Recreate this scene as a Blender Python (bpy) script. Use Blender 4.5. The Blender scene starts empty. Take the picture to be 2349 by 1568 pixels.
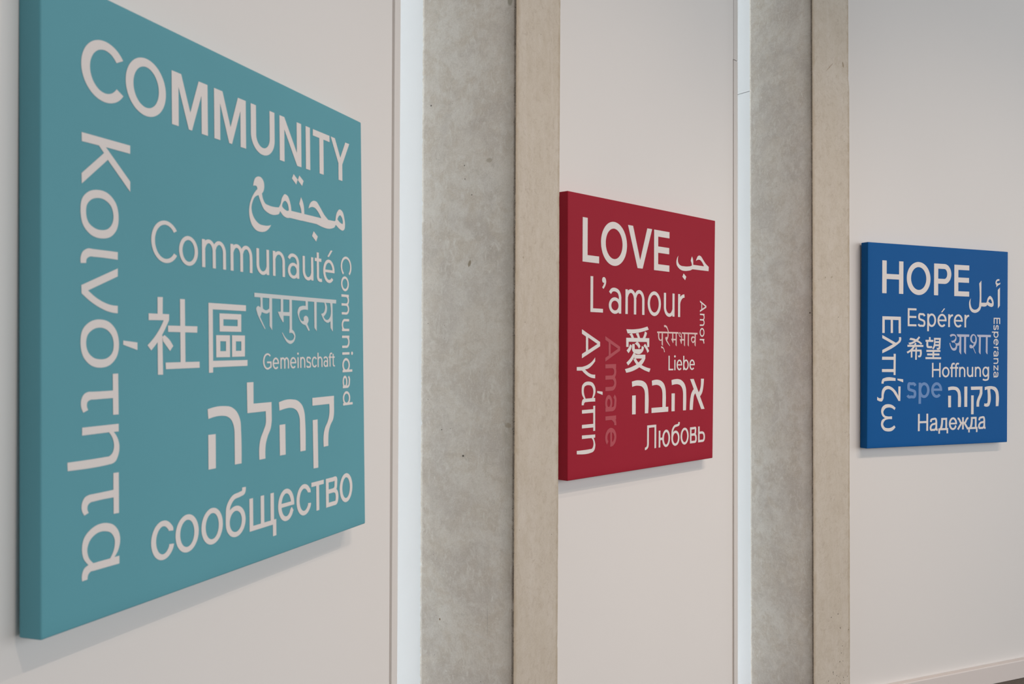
import bpy, bmesh, math, random
from mathutils import Vector, Matrix, noise
from mathutils.geometry import delaunay_2d_cdt

# ------------------------------------------------------------------ camera
sc = bpy.context.scene
COL = sc.collection
EYE = 1.592                      # lens height above the floor, metres
S = 0.9144                       # canvases are 36 inches high
R = math.radians

cam_d = bpy.data.cameras.new('camera')
cam = bpy.data.objects.new('camera', cam_d)
COL.objects.link(cam)
cam_d.sensor_width = 36.0
cam_d.lens = 36.0 * 2101.34 / 2349.0
cam_d.clip_start = 0.05
cam_d.clip_end = 60
_p, _r = R(0.5604), R(0.0665)
_fw = Vector((0, math.cos(_p), math.sin(_p)))
_up = Vector((0, -math.sin(_p), math.cos(_p)))
_rt = Vector((1, 0, 0))
_xc = _rt * math.cos(_r) + _up * math.sin(_r)
_yc = -_rt * math.sin(_r) + _up * math.cos(_r)
cam.matrix_world = Matrix((
    (_xc.x, _yc.x, -_fw.x, 0), (_xc.y, _yc.y, -_fw.y, 0), (_xc.z, _yc.z, -_fw.z, EYE), (0, 0, 0, 1)))
cam_d.dof.use_dof = True
cam_d.dof.focus_distance = 3.5
cam_d.dof.aperture_fstop = 8.5
sc.camera = cam

# ------------------------------------------------------------------ exposure, world, lights
sc.view_settings.view_transform = 'Standard'
sc.view_settings.look = 'None'
sc.view_settings.gamma = 1.0
sc.view_settings.use_curve_mapping = False
sc.view_settings.exposure = 0.0

AMB, AMBC = 0.60, (1.0, 1.0, 1.0)       # soft light of the open hall
SKYW, SKYC = 46.5, (0.88, 0.92, 1.0)   # daylight outside each slot window
SPOTW, WARM = [165.0, 150.0, 140.0, 170.0, 180.0, 172.0], (1.0, 0.79, 0.64)
AIM, CONE, BLEND = 0.35, 46, 1.0
w = bpy.data.worlds.new('world'); sc.world = w; w.use_nodes = True
bg = w.node_tree.nodes['Background']
bg.inputs['Color'].default_value = (*AMBC, 1)
bg.inputs['Strength'].default_value = AMB

def area_light(name, loc, target, sx, sy, watts, color):
    d = bpy.data.lights.new(name, 'AREA'); d.shape = 'RECTANGLE'; d.size = sx; d.size_y = sy
    d.energy = watts; d.color = color
    o = bpy.data.objects.new(name, d); COL.objects.link(o)
    o.location = loc
    o.rotation_euler = (Vector(target) - Vector(loc)).to_track_quat('-Z', 'Y').to_euler()
    return o

def spot_light(name, loc, target, watts, color, cone=62, blend=1.0, radius=0.018):
    d = bpy.data.lights.new(name, 'SPOT'); d.energy = watts; d.color = color
    d.spot_size = R(cone); d.spot_blend = blend; d.shadow_soft_size = radius
    o = bpy.data.objects.new(name, d); COL.objects.link(o)
    o.location = loc
    o.rotation_euler = (Vector(target) - Vector(loc)).to_track_quat('-Z', 'Y').to_euler()
    return o

# large area light added out of view to fill the wall evenly
FILLW, FILLC = 600.0, (0.985, 1.0, 1.02)
area_light('added_hall_fill', (10.6, -2.0, 2.7), (0.5, 3.2, 2.0), 16.0, 5.2, FILLW, FILLC)

# wall facets: (centre of the canvas face, yaw of the wall, axes of the canvas plane)
FACETS = [
    dict(o=Vector((-0.48843, 1.66507, 1.65788)), yaw=R(70.3788),
         u=Vector((0.3358, 0.94193, -0.00243)), v=Vector((-0.01088, 0.00646, 0.99992)), n=Vector((0.94187, -0.33575, 0.01242))),
    dict(o=Vector((0.48051, 3.2153, 1.63949)), yaw=R(47.5002),
         u=Vector((0.67559, 0.73728, -0.00206)), v=Vector((0.00466, -0.00147, 0.99999)), n=Vector((0.73727, -0.67559, -0.00443))),
    dict(o=Vector((1.98273, 4.23745, 1.61653)), yaw=R(23.9269),
         u=Vector((0.91405, 0.40557, -0.00517)), v=Vector((0.00738, -0.0039, 0.99997)), n=Vector((0.40553, -0.91406, -0.00656))),
]
WALL_OFF = -0.04618              # wall face behind the canvas face
CEIL = 5.8
for F in FACETS:
    F['U'] = Vector((math.cos(F['yaw']), math.sin(F['yaw']), 0))
    F['N'] = Vector((math.sin(F['yaw']), -math.cos(F['yaw']), 0))
    F['O'] = Vector((F['o'].x, F['o'].y, 0)) + F['N'] * WALL_OFF
def on_wall(k, s, h, z):
    F = FACETS[k]
    return F['O'] + F['U'] * s + F['N'] * h + Vector((0, 0, z))

# spotlights under the high ceiling, about 4 m out from the panels, two for each canvas
DOWN = [(0, -1.8, 4.0), (0, 2.4, 4.0), (1, -1.25, 4.0), (1, 0.8, 4.0), (2, -0.5, 4.0), (2, 1.6, 4.0)]
for (k, s, d), watts in zip(DOWN, SPOTW):
    spot_light('downlight_lamp', on_wall(k, s, d, 5.65), on_wall(k, 0.0, 0.0, AIM), watts, WARM, CONE, BLEND)
# ------------------------------------------------------------------ helpers
def link(name, me, mat=None, parent=None, smooth=False):
    o = bpy.data.objects.new(name, me); COL.objects.link(o)
    if mat: me.materials.append(mat)
    if parent: o.parent = parent
    if smooth:
        for p in me.polygons: p.use_smooth = True
    return o
def obj(name, bm, mat, parent=None, smooth=False, bevel=0.0, segs=2):
    bmesh.ops.recalc_face_normals(bm, faces=bm.faces)
    me = bpy.data.meshes.new(name); bm.to_mesh(me); bm.free()
    o = link(name, me, mat, parent, smooth)
    if bevel:
        m = o.modifiers.new('bevel', 'BEVEL'); m.width = bevel; m.segments = segs; m.limit_method = 'ANGLE'
        m.harden_normals = False
    return o
def prism(bm, bottom, top):
    """closed prism from matching bottom and top rings"""
    b = [bm.verts.new(p) for p in bottom]; t = [bm.verts.new(p) for p in top]
    n = len(b)
    bm.faces.new(b[::-1]); bm.faces.new(t)
    for i in range(n): bm.faces.new((b[i], b[(i + 1) % n], t[(i + 1) % n], t[i]))
def wallbox(bm, k, s0, s1, h0, h1, z0, z1):
    """box in wall coordinates; s0 and s1 may be (a, b): s = a + b*z, for edges out of plumb"""
    def s(q, z): return q[0] + q[1] * z if isinstance(q, tuple) else q
    ring = lambda z: [on_wall(k, s(s0, z), h0, z), on_wall(k, s(s1, z), h0, z), on_wall(k, s(s1, z), h1, z), on_wall(k, s(s0, z), h1, z)]
    prism(bm, ring(z0), ring(z1))
def struct(o): o['kind'] = 'structure'; return o

class NT:
    def __init__(self, name):
        self.m = bpy.data.materials.new(name); self.m.use_nodes = True
        self.t = self.m.node_tree; self.t.nodes.clear()
        self.out = self.n('ShaderNodeOutputMaterial')
        self.b = self.n('ShaderNodeBsdfPrincipled')
        self.t.links.new(self.b.outputs[0], self.out.inputs[0])
    def n(self, typ, **kw):
        x = self.t.nodes.new(typ)
        for a, b in kw.items(): setattr(x, a, b)
        return x
    def l(self, a, b): self.t.links.new(a, b)
    def math(self, op, a, b=0.0, c=0.0, clamp=False):
        x = self.n('ShaderNodeMath', operation=op, use_clamp=clamp)
        for i, q in enumerate((a, b, c)):
            if isinstance(q, (int, float)): x.inputs[i].default_value = q
            else: self.l(q, x.inputs[i])
        return x.outputs[0]
    def noise(self, vec, scale, detail=3, rough=0.5, dist=0.0):
        x = self.n('ShaderNodeTexNoise'); x.inputs['Scale'].default_value = scale
        x.inputs['Detail'].default_value = detail; x.inputs['Roughness'].default_value = rough
        x.inputs['Distortion'].default_value = dist
        if vec is not None: self.l(vec, x.inputs['Vector'])
        return x.outputs[0]
    def ramp(self, fac, stops, interp='LINEAR'):
        x = self.n('ShaderNodeMapRange', interpolation_type='SMOOTHSTEP' if interp != 'LINEAR' else 'LINEAR')
        self.l(fac, x.inputs[0])
        for i, v in enumerate(stops): x.inputs[i + 1].default_value = v
        return x.outputs[0]
    def mix(self, fac, a, b, blend='MIX'):
        x = self.n('ShaderNodeMix', data_type='RGBA', blend_type=blend)
        for i, q in ((0, fac), (6, a), (7, b)):
            if isinstance(q, (int, float)): x.inputs[i].default_value = q
            elif isinstance(q, tuple): x.inputs[i].default_value = (*q, 1)
            else: self.l(q, x.inputs[i])
        return x.outputs[2]
    def bump(self, h, strength, dist):
        x = self.n('ShaderNodeBump'); x.inputs['Strength'].default_value = strength; x.inputs['Distance'].default_value = dist
        self.l(h, x.inputs['Height']); self.l(x.outputs[0], self.b.inputs['Normal'])
    def objco(self, scale=(1, 1, 1)):
        c = self.n('ShaderNodeTexCoord'); m = self.n('ShaderNodeMapping')
        m.inputs['Scale'].default_value = scale
        self.l(c.outputs['Object'], m.inputs[0]); return m.outputs[0]

def paint(name, col, rough=0.6, var=0.03, bump=0.02, spec=0.3):
    t = NT(name); co = t.objco()
    f = t.noise(co, 1.1, 3, 0.5)
    dark = tuple(c * (1 - var) for c in col); lite = tuple(min(1, c * (1 + var * 0.6)) for c in col)
    t.l(t.mix(t.ramp(f, (0.3, 0.7, 0, 1)), dark, lite), t.b.inputs['Base Color'])
    t.b.inputs['Roughness'].default_value = rough; t.b.inputs['Specular IOR Level'].default_value = spec
    t.bump(t.noise(co, 260, 2, 0.6), bump, 0.002)
    return t.m
M_WALL = paint('wall_paint', (0.80, 0.79, 0.78), 0.62, 0.012)
M_TRIM = paint('trim_paint', (0.75, 0.735, 0.72), 0.5, 0.012)
M_GROOVE = paint('groove_paint', (0.70, 0.655, 0.62), 0.7, 0.02)
M_BASE = paint('baseboard_paint', (0.75, 0.70, 0.68), 0.45, 0.01)
M_JAMB = paint('jamb_paint', (0.88, 0.885, 0.89), 0.45, 0.004, 0.01)
M_CEIL = paint('ceiling_paint', (0.30, 0.29, 0.28), 0.8, 0.01)
M_ALU = paint('window_frame_paint', (0.70, 0.71, 0.72), 0.35, 0.01)

def carpet():
    t = NT('carpet'); co = t.objco()
    a = t.noise(co, 180, 3, 0.7); b = t.noise(co, 6, 3, 0.6)
    c = t.mix(t.ramp(a, (0.35, 0.65, 0, 1)), (0.11, 0.098, 0.086), (0.22, 0.195, 0.17))
    t.l(t.mix(t.ramp(b, (0.3, 0.7, 0, 0.35)), c, (0.12, 0.108, 0.10)), t.b.inputs['Base Color'])
    t.b.inputs['Roughness'].default_value = 0.95; t.b.inputs['Specular IOR Level'].default_value = 0.1
    t.bump(a, 0.6, 0.006); return t.m
M_FLOOR = carpet()

def glass():
    t = NT('window_glass'); t.t.nodes.remove(t.b)
    tr = t.n('ShaderNodeBsdfTransparent'); gl = t.n('ShaderNodeBsdfGlossy'); gl.inputs['Roughness'].default_value = 0.02
    tr.inputs[0].default_value = (0.93, 0.96, 0.95, 1)
    fr = t.n('ShaderNodeFresnel'); fr.inputs[0].default_value = 1.45
    mx = t.n('ShaderNodeMixShader'); t.l(fr.outputs[0], mx.inputs[0]); t.l(tr.outputs[0], mx.inputs[1]); t.l(gl.outputs[0], mx.inputs[2])
    t.l(mx.outputs[0], t.out.inputs[0]); return t.m
M_GLASS = glass()

def concrete(name, spots, seed):
    """formed concrete; the UV map is metres: x from the front left arris (minus on the left side face), y = height"""
    t = NT(name)
    uv = t.n('ShaderNodeUVMap'); uv.uv_map = 'metres'
    sep = t.n('ShaderNodeSeparateXYZ'); t.l(uv.outputs[0], sep.inputs[0])
    u, z = sep.outputs[0], sep.outputs[1]
    mp = t.n('ShaderNodeMapping'); mp.inputs['Location'].default_value = (seed, seed * 0.7, seed * 1.3); t.l(uv.outputs[0], mp.inputs[0])
    co = mp.outputs[0]
    mst = t.n('ShaderNodeMapping'); mst.inputs['Scale'].default_value = (1.0, 0.42, 1.0); mst.inputs['Rotation'].default_value = (0, 0, 0.5); t.l(co, mst.inputs[0])
    big = t.noise(co, 3.2, 4, 0.6, 0.4)
    med = t.noise(co, 14, 5, 0.68, 0.5)
    fine = t.noise(mst.outputs[0], 55, 4, 0.7, 1.2)
    grain = t.noise(co, 420, 2, 0.6)
    blot = t.noise(co, 42, 6, 0.78, 0.8)
    speck = t.noise(co, 230, 4, 0.75)
    hue = t.noise(co, 6.5, 3, 0.6, 0.6)
    base = t.mix(t.ramp(big, (0.38, 0.62, 0, 1)), GREY_A, GREY_B)
    base = t.mix(t.ramp(med, (0.44, 0.60, 0, 0.85)), base, GREY_C)
    base = t.mix(t.ramp(hue, (0.45, 0.62, 0, 0.5)), base, (0.50, 0.445, 0.405))
    base = t.mix(t.ramp(blot, (0.50, 0.68, 0, 0.55)), base, GREY_W)
    base = t.mix(t.ramp(blot, (0.46, 0.32, 0, 0.50)), base, GREY_D)
    base = t.mix(t.ramp(speck, (0.54, 0.72, 0, 0.50)), base, GREY_W)
    base = t.mix(t.ramp(speck, (0.47, 0.30, 0, 0.45)), base, GREY_D)
    wisps = t.math('MULTIPLY', t.ramp(fine, (0.53, 0.68, 0, 1)), t.ramp(med, (0.40, 0.60, 0.15, 0.75)))
    base = t.mix(wisps, base, GREY_W)
    base = t.mix(t.ramp(grain, (0.30, 0.70, 0.0, 0.22)), base, GREY_D)
    # front face in separate tones: the warm light on it is painted in
    front = t.ramp(u, (-0.001, 0.002, 0, 1))
    warm = t.mix(t.ramp(big, (0.3, 0.7, 0, 1)), WARM_A, WARM_B)
    warm = t.mix(t.ramp(med, (0.38, 0.68, 0, 0.6)), warm, WARM_C)
    mdr = t.n('ShaderNodeMapping'); mdr.inputs['Scale'].default_value = (1.0, 0.16, 1.0); mdr.inputs['Rotation'].default_value = (0, 0, -0.32); t.l(co, mdr.inputs[0])
    drip = t.noise(mdr.outputs[0], 26, 4, 0.65, 0.6)
    warm = t.mix(t.ramp(drip, (0.45, 0.70, 0, 0.38)), warm, WARM_W)
    warm = t.mix(t.ramp(blot, (0.47, 0.33, 0, 0.5)), warm, WARM_D)
    warm = t.mix(t.ramp(blot, (0.52, 0.70, 0, 0.4)), warm, WARM_W)
    warm = t.mix(t.ramp(speck, (0.47, 0.30, 0, 0.35)), warm, WARM_D)
    warm = t.mix(t.math('MULTIPLY', wisps, 0.6), warm, WARM_W)
    warm = t.mix(t.ramp(grain, (0.30, 0.70, 0.0, 0.2)), warm, WARM_D)
    # rust coloured skin along both front arrises
    edge1 = t.ramp(t.math('ADD', u, t.math('MULTIPLY', t.math('SUBTRACT', med, 0.5), 0.05)), (0.004, 0.022, 0.55, 0))
    edge2 = t.ramp(t.math('ADD', u, t.math('MULTIPLY', t.math('SUBTRACT', med, 0.5), 0.04)), (0.236, 0.256, 0, 0.7))
    warm = t.mix(t.math('MAXIMUM', edge1, edge2), warm, (0.36, 0.285, 0.185))
    col = t.mix(front, base, warm)
    # line of leaked grout and grime at the arris; side face darkens towards it
    uj = t.math('ADD', u, t.math('MULTIPLY', t.math('SUBTRACT', t.noise(co, 90, 3, 0.7), 0.5), 0.0035))
    halo = t.math('MULTIPLY', t.ramp(u, (-0.055, -0.004, 0, 0.42), 'S'), t.ramp(u, (-0.001, 0.001, 1, 0)))
    halo = t.math('MULTIPLY', halo, t.ramp(t.noise(co, 5, 3, 0.6), (0.3, 0.6, 0.45, 1)))
    col = t.mix(halo, col, (0.19, 0.165, 0.13))
    line = t.math('MULTIPLY', t.ramp(uj, (-0.0075, -0.003, 0, 0.8)), t.ramp(uj, (0.0012, 0.003, 1, 0)))
    line = t.math('MULTIPLY', line, t.ramp(t.noise(co, 24, 4, 0.75), (0.28, 0.52, 0.45, 1)))
    col = t.mix(line, col, (0.10, 0.078, 0.058))
    # sparse pin holes
    def holes(scale, r, keep):
        v = t.n('ShaderNodeTexVoronoi'); v.inputs['Scale'].default_value = scale; t.l(co, v.inputs['Vector'])
        s3 = t.n('ShaderNodeSeparateColor'); t.l(v.outputs['Color'], s3.inputs[0])
        rr = t.math('MULTIPLY', t.ramp(s3.outputs[1], (0, 1, 0.45, 1)), r)
        m = t.math('LESS_THAN', v.outputs['Distance'], rr)
        return t.math('MULTIPLY', m, t.math('GREATER_THAN', s3.outputs[0], keep))
    h = t.math('MAXIMUM', holes(38, 0.050, 0.80), holes(85, 0.072, 0.88))
    # seams of pin holes right on the arris and a scatter low on the front face
    near = t.math('LESS_THAN', t.math('ABSOLUTE', t.math('ADD', u, 0.0015)), 0.0045)
    h = t.math('MAXIMUM', h, t.math('MULTIPLY', near, holes(190, 0.30, 0.50)))
    hole_mask = h
    bumps = t.math('ADD', t.math('MULTIPLY', med, 0.6), t.math('ADD', t.math('MULTIPLY', fine, 0.3), t.math('MULTIPLY', blot, 0.35)))
    for su, sz, ru, rz, c, st, tilt in spots:
        du = t.math('SUBTRACT', u, su); dz = t.math('SUBTRACT', z, sz)
        a = t.math('ADD', t.math('MULTIPLY', du, math.cos(tilt) / ru), t.math('MULTIPLY', dz, math.sin(tilt) / ru))
        b = t.math('ADD', t.math('MULTIPLY', du, -math.sin(tilt) / rz), t.math('MULTIPLY', dz, math.cos(tilt) / rz))
        d = t.math('ADD', t.math('MULTIPLY', a, a), t.math('MULTIPLY', b, b))
        d = t.math('ADD', d, t.math('MULTIPLY', t.math('SUBTRACT', fine, 0.5), 1.1))
        col = t.mix(t.ramp(d, (0.5, 1.1, st, 0)), col, c)
    col = t.mix(hole_mask, col, (0.06, 0.05, 0.04))
    t.l(col, t.b.inputs['Base Color'])
    t.b.inputs['Roughness'].default_value = 0.82; t.b.inputs['Specular IOR Level'].default_value = 0.22
    t.bump(t.math('SUBTRACT', bumps, t.math('MULTIPLY', hole_mask, 1.2)), 0.38, 0.0035)
    return t.m
GREY_A, GREY_B, GREY_C = (0.644, 0.576, 0.503), (0.697, 0.649, 0.589), (0.583, 0.509, 0.430)
GREY_W, GREY_D = (0.764, 0.732, 0.675), (0.451, 0.407, 0.353)
WARM_A, WARM_B, WARM_C = (0.564, 0.511, 0.427), (0.626, 0.583, 0.512), (0.513, 0.457, 0.375)
WARM_W, WARM_D = (0.666, 0.625, 0.571), (0.408, 0.351, 0.283)
BROWN, DARK, RUST, OLIVE = (0.27, 0.215, 0.14), (0.07, 0.058, 0.045), (0.22, 0.13, 0.06), (0.25, 0.23, 0.17)
M_CONC1 = concrete('concrete_near', [
    (-0.1468, 1.834, 0.005, 0.0105, BROWN, 0.8, -0.35), (-0.1653, 1.3017, 0.0035, 0.0032, DARK, 0.95, 0),
    (-0.2794, 2.291, 0.0028, 0.0024, DARK, 0.9, 0), (-0.019, 2.545, 0.0085, 0.02, OLIVE, 0.75, 0),
    (-0.2421, 0.841, 0.0028, 0.0035, RUST, 0.9, 0), (-0.0826, 2.114, 0.011, 0.007, BROWN, 0.45, 0),
    (-0.2382, 1.3707, 0.002, 0.002, DARK, 0.9, 0), (-0.0203, 1.392, 0.012, 0.008, BROWN, 0.5, 0),
    (0.0429, 1.847, 0.004, 0.003, BROWN, 0.5, 0), (-0.0985, 0.812, 0.056, 0.0013, (0.62, 0.59, 0.55), 0.6, -0.19),
    (-0.0830, 0.86, 0.0010, 0.045, (0.30, 0.27, 0.24), 0.5, 0.0), (-0.165, 2.108, 0.0022, 0.0022, DARK, 0.9, 0), (-0.163, 2.07, 0.0018, 0.0018, DARK, 0.9, 0),
    (-0.140, 2.024, 0.0018, 0.0018, DARK, 0.9, 0)], 3.1)
_low = random.Random(11)
M_CONC2 = concrete('concrete_far', [
    (0.2086, 2.80, 0.0055, 0.013, BROWN, 0.75, 0.25), (0.118, 2.774, 0.0022, 0.034, (0.30, 0.22, 0.16), 0.6, -0.85),
    (-0.0124, 1.749, 0.004, 0.004, DARK, 0.9, 0), (0.1735, 1.735, 0.003, 0.0022, DARK, 0.7, 0),
    (0.085, 1.896, 0.006, 0.003, BROWN, 0.5, 0.4), (0.128, 1.90, 0.008, 0.004, BROWN, 0.5, 0.3)] +
    [(0.10 + 0.145 * _low.random() ** 0.6, 0.20 + 0.30 * _low.random() ** 1.4, 0.0016 + 0.0016 * _low.random(),
      0.0014 + 0.002 * _low.random(), DARK, 0.85, _low.random()) for _ in range(22)], 17.7)

def cloth(name, col, sheen):
    t = NT(name); co = t.objco()
    wv = t.n('ShaderNodeTexWave', wave_type='BANDS', bands_direction='X'); wv.inputs['Scale'].default_value = 330
    wz = t.n('ShaderNodeTexWave', wave_type='BANDS', bands_direction='Z'); wz.inputs['Scale'].default_value = 330
    t.l(co, wv.inputs[0]); t.l(co, wz.inputs[0])
    f = t.noise(co, 2.2, 3, 0.5)
    t.l(t.mix(t.ramp(f, (0.3, 0.7, 0, 1)), tuple(c * 0.965 for c in col), tuple(c * 1.02 for c in col)), t.b.inputs['Base Color'])
    t.b.inputs['Roughness'].default_value = 0.58; t.b.inputs['Specular IOR Level'].default_value = sheen
    t.bump(t.math('ADD', t.math('MULTIPLY', wv.outputs['Fac'], wz.outputs['Fac']), t.noise(co, 700, 2, 0.6)), 0.10, 0.0006)
    return t.m
M_CANVAS = [cloth('teal_canvas', (0.120, 0.372, 0.448), 0.22), cloth('red_canvas', (0.345, 0.0125, 0.032), 0.14),
            cloth('blue_canvas', (0.003, 0.104, 0.352), 0.11)]
INK = dict(w=cloth('white_ink', (0.80, 0.765, 0.755), 0.35), f=cloth('faded_red_ink', (0.45, 0.062, 0.085), 0.45),
           s=cloth('pale_blue_ink', (0.125, 0.265, 0.565), 0.45), p=cloth('pink_white_ink', (0.78, 0.58, 0.56), 0.35),
           t=cloth('grey_white_ink', (0.67, 0.72, 0.74), 0.35), v=cloth('lilac_white_ink', (0.52, 0.55, 0.72), 0.35))

# ------------------------------------------------------------------ room shell
HALL = [(-14, -22), (26, -22)] + [(p.x, p.y) for p in (on_wall(2, 14.0, -0.31, 0), Vector((1.293, 4.28, 0)), Vector((-0.304, 2.98, 0)), on_wall(0, -14.0, -0.31, 0))]
bm = bmesh.new(); prism(bm, [(x, y, -0.08) for x, y in HALL], [(x, y, 0) for x, y in HALL])
struct(obj('floor', bm, M_FLOOR))
bm = bmesh.new(); prism(bm, [(x, y, CEIL) for x, y in HALL], [(x, y, CEIL + .1) for x, y in HALL])
struct(obj('ceiling', bm, M_CEIL))

# every panel: board, shadow groove, end strip (the visible right ends are slightly out of plumb)
EDGES = [  # groove left, groove right, panel end as s = a + b*z ; height of the joint in the end strip
    ((0.6636, 0.00505), (0.6778, 0.00599), (0.7095, 0.00634), None),
    ((0.6652, 0.00496), (0.6851, 0.00077), (0.7143, 0.00228), 2.79),
    ((0.6640, 0.002), (0.6790, 0.002), (0.7100, 0.002), None)]
SIDES = ['left', 'middle', 'right']
T = 0.09
for k in range(3):
    g0, g1, e1, joint = EDGES[k]
    bm = bmesh.new()
    wallbox(bm, k, -0.662, g0, -T, 0, 0, CEIL)
    wallbox(bm, k, (g0[0] + 0.0002, g0[1]), (e1[0] - 0.001, e1[1]), -T, -0.012, 0, CEIL)
    wallbox(bm, k, (e1[0] - 0.10, e1[1]), (e1[0] - 0.0005, e1[1]), -0.36, -T - 0.0005, 0, CEIL)
    wall = struct(obj('wall_' + SIDES[k], bm, M_WALL))
    bm = bmesh.new(); wallbox(bm, k, (g0[0] + 0.0004, g0[1]), (g1[0] - 0.0002, g1[1]), -0.0118, -0.0075, 0, CEIL)
    obj('groove_bead', bm, M_GROOVE, wall)
    zs = [(0, CEIL)] if joint is None else [(0, joint - 0.0012), (joint + 0.0012, CEIL)]
    for i, (z0, z1) in enumerate(zs):
        bm = bmesh.new(); wallbox(bm, k, g1, e1, -0.0118, -0.0006, z0, z1)
        obj('end_strip', bm, M_TRIM, wall, bevel=0.0012)
    if joint:
        bm = bmesh.new(); wallbox(bm, k, (g0[0] + 0.0006, g0[1]), (g1[0] - 0.0016, g1[1]), -0.0073, -0.0016, joint, CEIL)
        obj('filler', bm, M_TRIM, wall)
    # baseboard with a sloping, eased top
    bm = bmesh.new()
    prof = [(0.0006, 0.0), (0.026, 0.0), (0.026, 0.083), (0.0235, 0.0868), (0.0006, 0.0885)]
    sR = e1[0] - 0.02
    L = [on_wall(k, -0.662, h, z + 0.0005) for h, z in prof]; Rr = [on_wall(k, sR, h, z + 0.0005) for h, z in prof]
    prism(bm, L, Rr)
    struct(obj('baseboard_' + SIDES[k], bm, M_BASE, bevel=0.0015))

# ------------------------------------------------------------------ concrete pillars
def pillar(name, label, A, B, C, mat, seed, inset=None, lip=1.0):
    """A front left, B front right, C back left corner: ((x, y) at the floor, drift per metre of height)"""
    rnd = random.Random(seed)
    P = lambda q, z: Vector((q[0][0] + q[1][0] * z, q[0][1] + q[1][1] * z))
    NZ = 1000; z0, z1 = 0.0, CEIL - 0.001
    a, b, c = P(A, 1.6), P(B, 1.6), P(C, 1.6)
    Wd, Dp = (b - a).length, (c - a).length
    ub, nb = (b - a).normalized(), (a - c).normalized()
    # perimeter in local (x along front, y towards the back), rounded corners
    per = []
    def seg(p, q, n):
        for i in range(n): per.append((p[0] + (q[0] - p[0]) * i / n, p[1] + (q[1] - p[1]) * i / n))
    r = 0.0035
    def corner(cx, cy, a0):
        for i in range(3): 
            an = R(a0 + 45 * i); per.append((cx + r * math.cos(an), cy + r * math.sin(an)))
    LIP = 0.0042
    per += [(0.0039, Dp - 0.0004), (0.0036, Dp + LIP), (0.0, Dp + LIP)]; seg((0, Dp - 0.004), (0, r * 2), 26)
    corner(r, r, 180); seg((r * 2, 0), (Wd - r * 2, 0), 22)
    corner(Wd - r, r, 270); seg((Wd, r * 2), (Wd, Dp - r * 2), 3)
    corner(Wd - r, Dp - r, 0); seg((Wd - r * 2, Dp), (0.008, Dp), 3)
    n = len(per)
    bm = bmesh.new(); uvl = bm.loops.layers.uv.new('metres')
    rows = []; info = {}
    for j in range(NZ + 1):
        z = z0 + (z1 - z0) * j / NZ
        pa, pb, pc = P(A, z), P(B, z), P(C, z)
        fx = (pb - pa) / Wd; fy = (pc - pa) / Dp
        row = []
        chipC = max(0.0, noise.noise(Vector((seed, z * 40, 0))) * 0.7 + noise.noise(Vector((seed, z * 105, 3))) * 1.0 + rnd.uniform(-0.2, 0.2)) * 0.0042
        chipA = max(0.0, noise.noise(Vector((seed + 7, z * 70, 0))) + noise.noise(Vector((seed, z * 190, 9))) * 0.6 - 0.1) * 0.0016
        chipB = max(0.0, noise.noise(Vector((seed + 17, z * 18, 0))) + noise.noise(Vector((seed, z * 90, 19))) * 0.6 - 0.12) * 0.0018
        for i, (x, y) in enumerate(per):
            wob = 0.0007 * noise.noise(Vector((x * 9 + seed, y * 9, z * 4)))
            dA = math.hypot(x, y); dB = math.hypot(x - Wd, y); dC = math.hypot(x, y - Dp)
            xx, yy = x, y
            if x < 0.001 or dA < 0.02: xx += wob
            if y < 0.001 or dB < 0.02: yy += wob
            if y > Dp + 0.001: yy -= min(LIP, chipC * lip)
            if dA < 0.007: xx += chipA * 0.7; yy += chipA * 0.7
            if dB < 0.009: xx -= chipB; yy += chipB * 0.3
            if inset and x > Wd - 0.02 and y < 0.03: xx -= inset(z)
            pt = pa + fx * xx + fy * yy
            v = bm.verts.new((pt.x, pt.y, z)); row.append(v)
            uu = (-y if x < r + 1e-4 and y > r * 0.5 else x) if not (x < r and y <= r * 0.5) else x - y
            info[v] = (uu if x <= Wd - r or y < r else Wd + y, z)
        rows.append(row)
    for j in range(NZ):
        for i in range(n):
            i2 = (i + 1) % n
            f = bm.faces.new((rows[j][i], rows[j][i2], rows[j + 1][i2], rows[j + 1][i])); f.smooth = True
            us = [info[l.vert][0] for l in f.loops]
            for l in f.loops:
                q = info[l.vert]
                l[uvl].uv = (q[0], q[1])
    bm.faces.new(rows[-1]); bm.faces.new(rows[0][::-1])
    o = obj(name, bm, mat)
    o['label'] = label; o['category'] = 'pillar'
    return o, ub, nb, P
def step_inset(z):
    t = max(0.0, min(1.0, (z - 2.70) / 0.10)); notch = 0.004 * max(0.0, 1 - abs(z - 2.745) / 0.035)
    return 0.0058 * t * t * (3 - 2 * t) + notch
PILL = [
    ('concrete_pillar', 'broad raw concrete pillar between the teal and the red canvas', ((0.00207, 2.44189), (0.00317, 0.00888)),
     ((0.13105, 2.6565), (0.00428, 0.01044)), ((-0.25729, 2.59914), (0.00131, 0.00935)), M_CONC1, 5, None, (-0.2234, 0.096)),
    ('concrete_pillar', 'narrower looking concrete pillar between the red and the blue canvas', ((1.22461, 3.72958), (-0.00058, -0.00064)),
     ((1.42746, 3.87539), (0.00149, 0.00086)), ((1.04074, 3.98518), (-0.00059, -0.00053)), M_CONC2, 23, step_inset, (-0.2109, 0.106))]
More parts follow.
